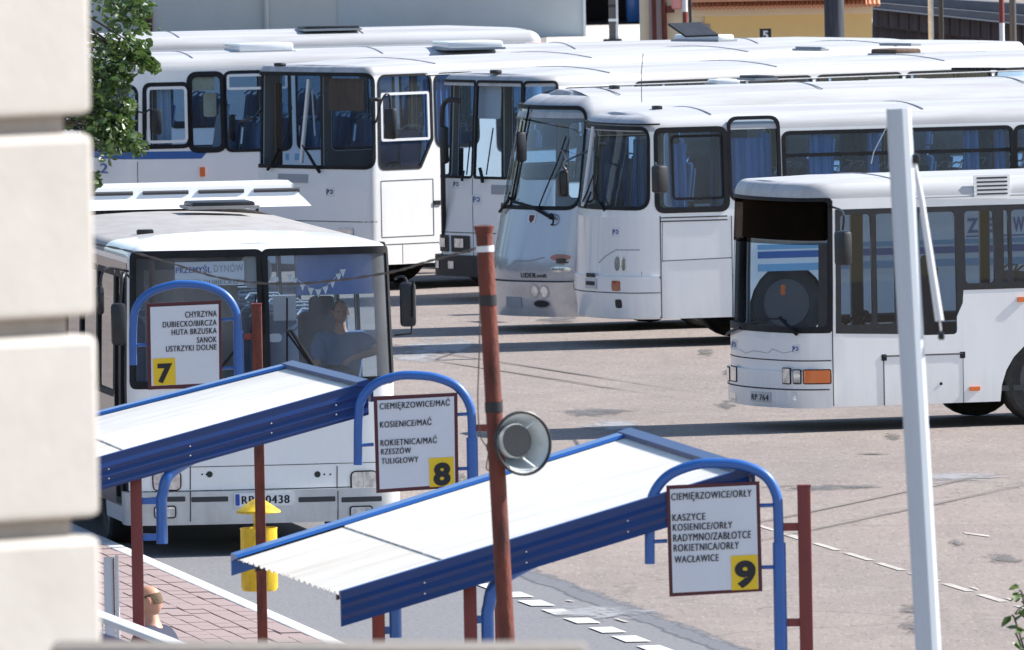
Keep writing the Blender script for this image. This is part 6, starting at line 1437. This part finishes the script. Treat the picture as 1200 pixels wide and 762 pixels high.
def leafmat(name, col, col2):
    m = mat(name, col, .42, dirt=col2, dscale=5, damt=1.0, spec=.6); t = m.node_tree; b = t.nodes['Principled BSDF']
    o = [n for n in t.nodes if n.type == 'OUTPUT_MATERIAL'][0]; tr = t.nodes.new('ShaderNodeBsdfTranslucent'); tr.inputs[0].default_value = (col2[0] * 1.3, col2[1] * 1.3, col2[2], 1); mx = t.nodes.new('ShaderNodeMixShader'); mx.inputs[0].default_value = .22
    t.links.new(b.outputs[0], mx.inputs[1]); t.links.new(tr.outputs[0], mx.inputs[2]); t.links.new(mx.outputs[0], o.inputs[0]); return m
def foliage():
    lm = leafmat('tree_leaf', (.032, .075, .018), (.10, .165, .042)); bark = mat('bark', (.12, .09, .065), .9, dirt=(.06, .045, .03), dscale=8, damt=.8, bump=.5)
    s_ = 150; D = F / s_
    tx = PS(-70, 300, s_).x; t = thing('tree', 'green leafy tree whose branch ends hang beside the pale building corner at the upper left', 'tree', V((tx, D, 0)))
    bm = bmesh.new(); tube(bm, [(tx, D, 0), (tx + .03, D, 2), (tx - .02, D, 4), (tx + .05, D, 6.2), (tx + .1, D, 8)], [.16, .13, .11, .08, .05], 10); trk = obj('trunk', bm, bark, t, world=True)
    tips = [(PS(128, 185, s_), .09), (PS(130, 150, s_), .12), (PS(150, 180, s_), .08), (PS(118, 120, s_), .16), (PS(140, 105, s_), .10), (PS(150, 80, s_), .12), (PS(172, 88, s_), .055), (PS(182, 93, s_), .03), (PS(145, 45, s_), .18), (PS(120, 60, s_), .18), (PS(155, 15, s_), .16), (PS(165, 10, s_), .08), (PS(130, 5, s_), .2), (PS(110, 90, s_), .16), (PS(100, 130, s_), .16), (PS(115, 165, s_), .12), (PS(95, 145, s_), .14), (PS(162, 60, s_), .06), (PS(160, 187, s_), .05), (PS(112, 210, s_), .0), (PS(140, -40, s_), .25), (PS(108, 228, s_), .05), (PS(128, 100, s_), .14), (PS(135, 165, s_), .10), (PS(150, 140, s_), .05), (PS(145, 160, s_), .06)]
    tips = [(p_ + V((0, 0, .10 if p_.z < 5.3 else 0)), r_ * .85) for p_, r_ in tips if r_ > 0]
    for k in range(26):
        a = rnd.uniform(0, 6.28); tips.append((V((tx + math.cos(a) * rnd.uniform(.2, 1.0) - .3, D + math.sin(a) * rnd.uniform(.3, 1.3), rnd.uniform(4.6, 8.6))), .3))
    bm = bmesh.new(); q = random.Random(4)
    for p, r in tips:
        st = V((tx + .03, D, max(3.6, p.z + q.uniform(-.2, .6)))); mid = st.lerp(p, .5) + V((0, q.uniform(-.1, .1), q.uniform(.05, .25)))
        tube(bm, smoothpath([st, mid, p], 4), [.03 - .025 * i / 8 for i in range(9)], 5)
    obj('limbs', bm, bark, t, world=True)
    def pts(q):
        p, r = q.choice(tips); 
        return p + V((q.gauss(0, r * .64), q.gauss(0, r + .08), q.gauss(0, r * .66))), 0
    leaf_mesh('crown', 6600, pts, .062, 3, lm, t)
    # sprig at the right edge
    s_ = 190; D = F / s_; b0 = PS(1216, 800, s_); t = thing('shrub', 'leafy green shrub tip poking in at the lower right edge', 'shrub', V((b0.x, D, 0)))
    lm2 = leafmat('shrub_leaf', (.05, .11, .02), (.13, .2, .05)); bm = bmesh.new()
    tp = [(1194, 692), (1186, 720), (1190, 742), (1197, 705), (1199, 722), (1198, 755), (1210, 700), (1220, 730), (1215, 690)]
    for p in tp: tube(bm, smoothpath([V((b0.x, D, .0)), V((b0.x, D, b0.z - .3)), b0 + V((0, 0, -.1)), PS(p[0] + 6, p[1] + 14, s_), PS(*p, s_)], 4), .006, 5)
    obj('stems', bm, bark, t, world=True); q = random.Random(8); lme = None
    for p in tp:
        for j in range(4):
            bm = bmesh.new(); c = PS(p[0] + q.uniform(-7, 7), p[1] + q.uniform(-7, 8), s_) + V((0, q.uniform(-.05, .05), 0))
            if lme is None:
                vs = [bm.verts.new(V(v) * .09) for v in ((-.5, 0, 0), (-.1, .28, .05), (.35, .16, .0), (.6, 0, -.08), (.35, -.16, 0), (-.1, -.28, .05), (0, 0, -.02))]
                for i in range(6): bm.faces.new((vs[i], vs[(i + 1) % 6], vs[6]))
                o = obj('leaf', bm, lm2, t, norm=False); lme = o.data
            else: bm.free(); o = mesh_obj('leaf', lme, None, t)
            o.location = c - V(t.location); o.rotation_euler = (q.uniform(-1, 1), q.uniform(-.8, .8), q.uniform(0, 6.28)); k_ = q.uniform(.7, 1.15); o.scale = (k_, k_, k_)

def added_trees():
    """unseen trees left of the yard, added so the windshields mirror something dark"""
    m = leafmat('added_belt_leaf', (.018, .03, .015), (.03, .045, .02)); bm = bmesh.new(); q = random.Random(2)  # very dark leaves: this added belt only dims the windshield reflections
    y = 90
    while y < 460:
        x = -62 + q.uniform(-6, 6) - max(0, 180 - y) * .1; h = q.uniform(7, 13)
        for k in range(7):
            c = V((x + q.uniform(-3, 3), y + q.uniform(-3, 3), h * q.uniform(.25, .85))); r = q.uniform(1.8, 3.6)
            g = bmesh.ops.create_icosphere(bm, subdivisions=3, radius=r, matrix=MX.Translation(c))
            for v in g['verts']: v.co += (v.co - c).normalized() * (noise.noise(v.co * .9) * 1.2 + noise.noise(v.co * 2.6) * .5)
        y += q.uniform(4, 7)
    o = obj('added_tree_belt', bm, m, world=True); o['kind'] = 'stuff'
# ================================================================== build
pillar()
background()
bus_g(); bus_f(); bus_b(); bus_d(); bus_e(); bus_c(); bus_city(); bus_a()
shelters(); signs(); street_things(); foliage(); added_trees()
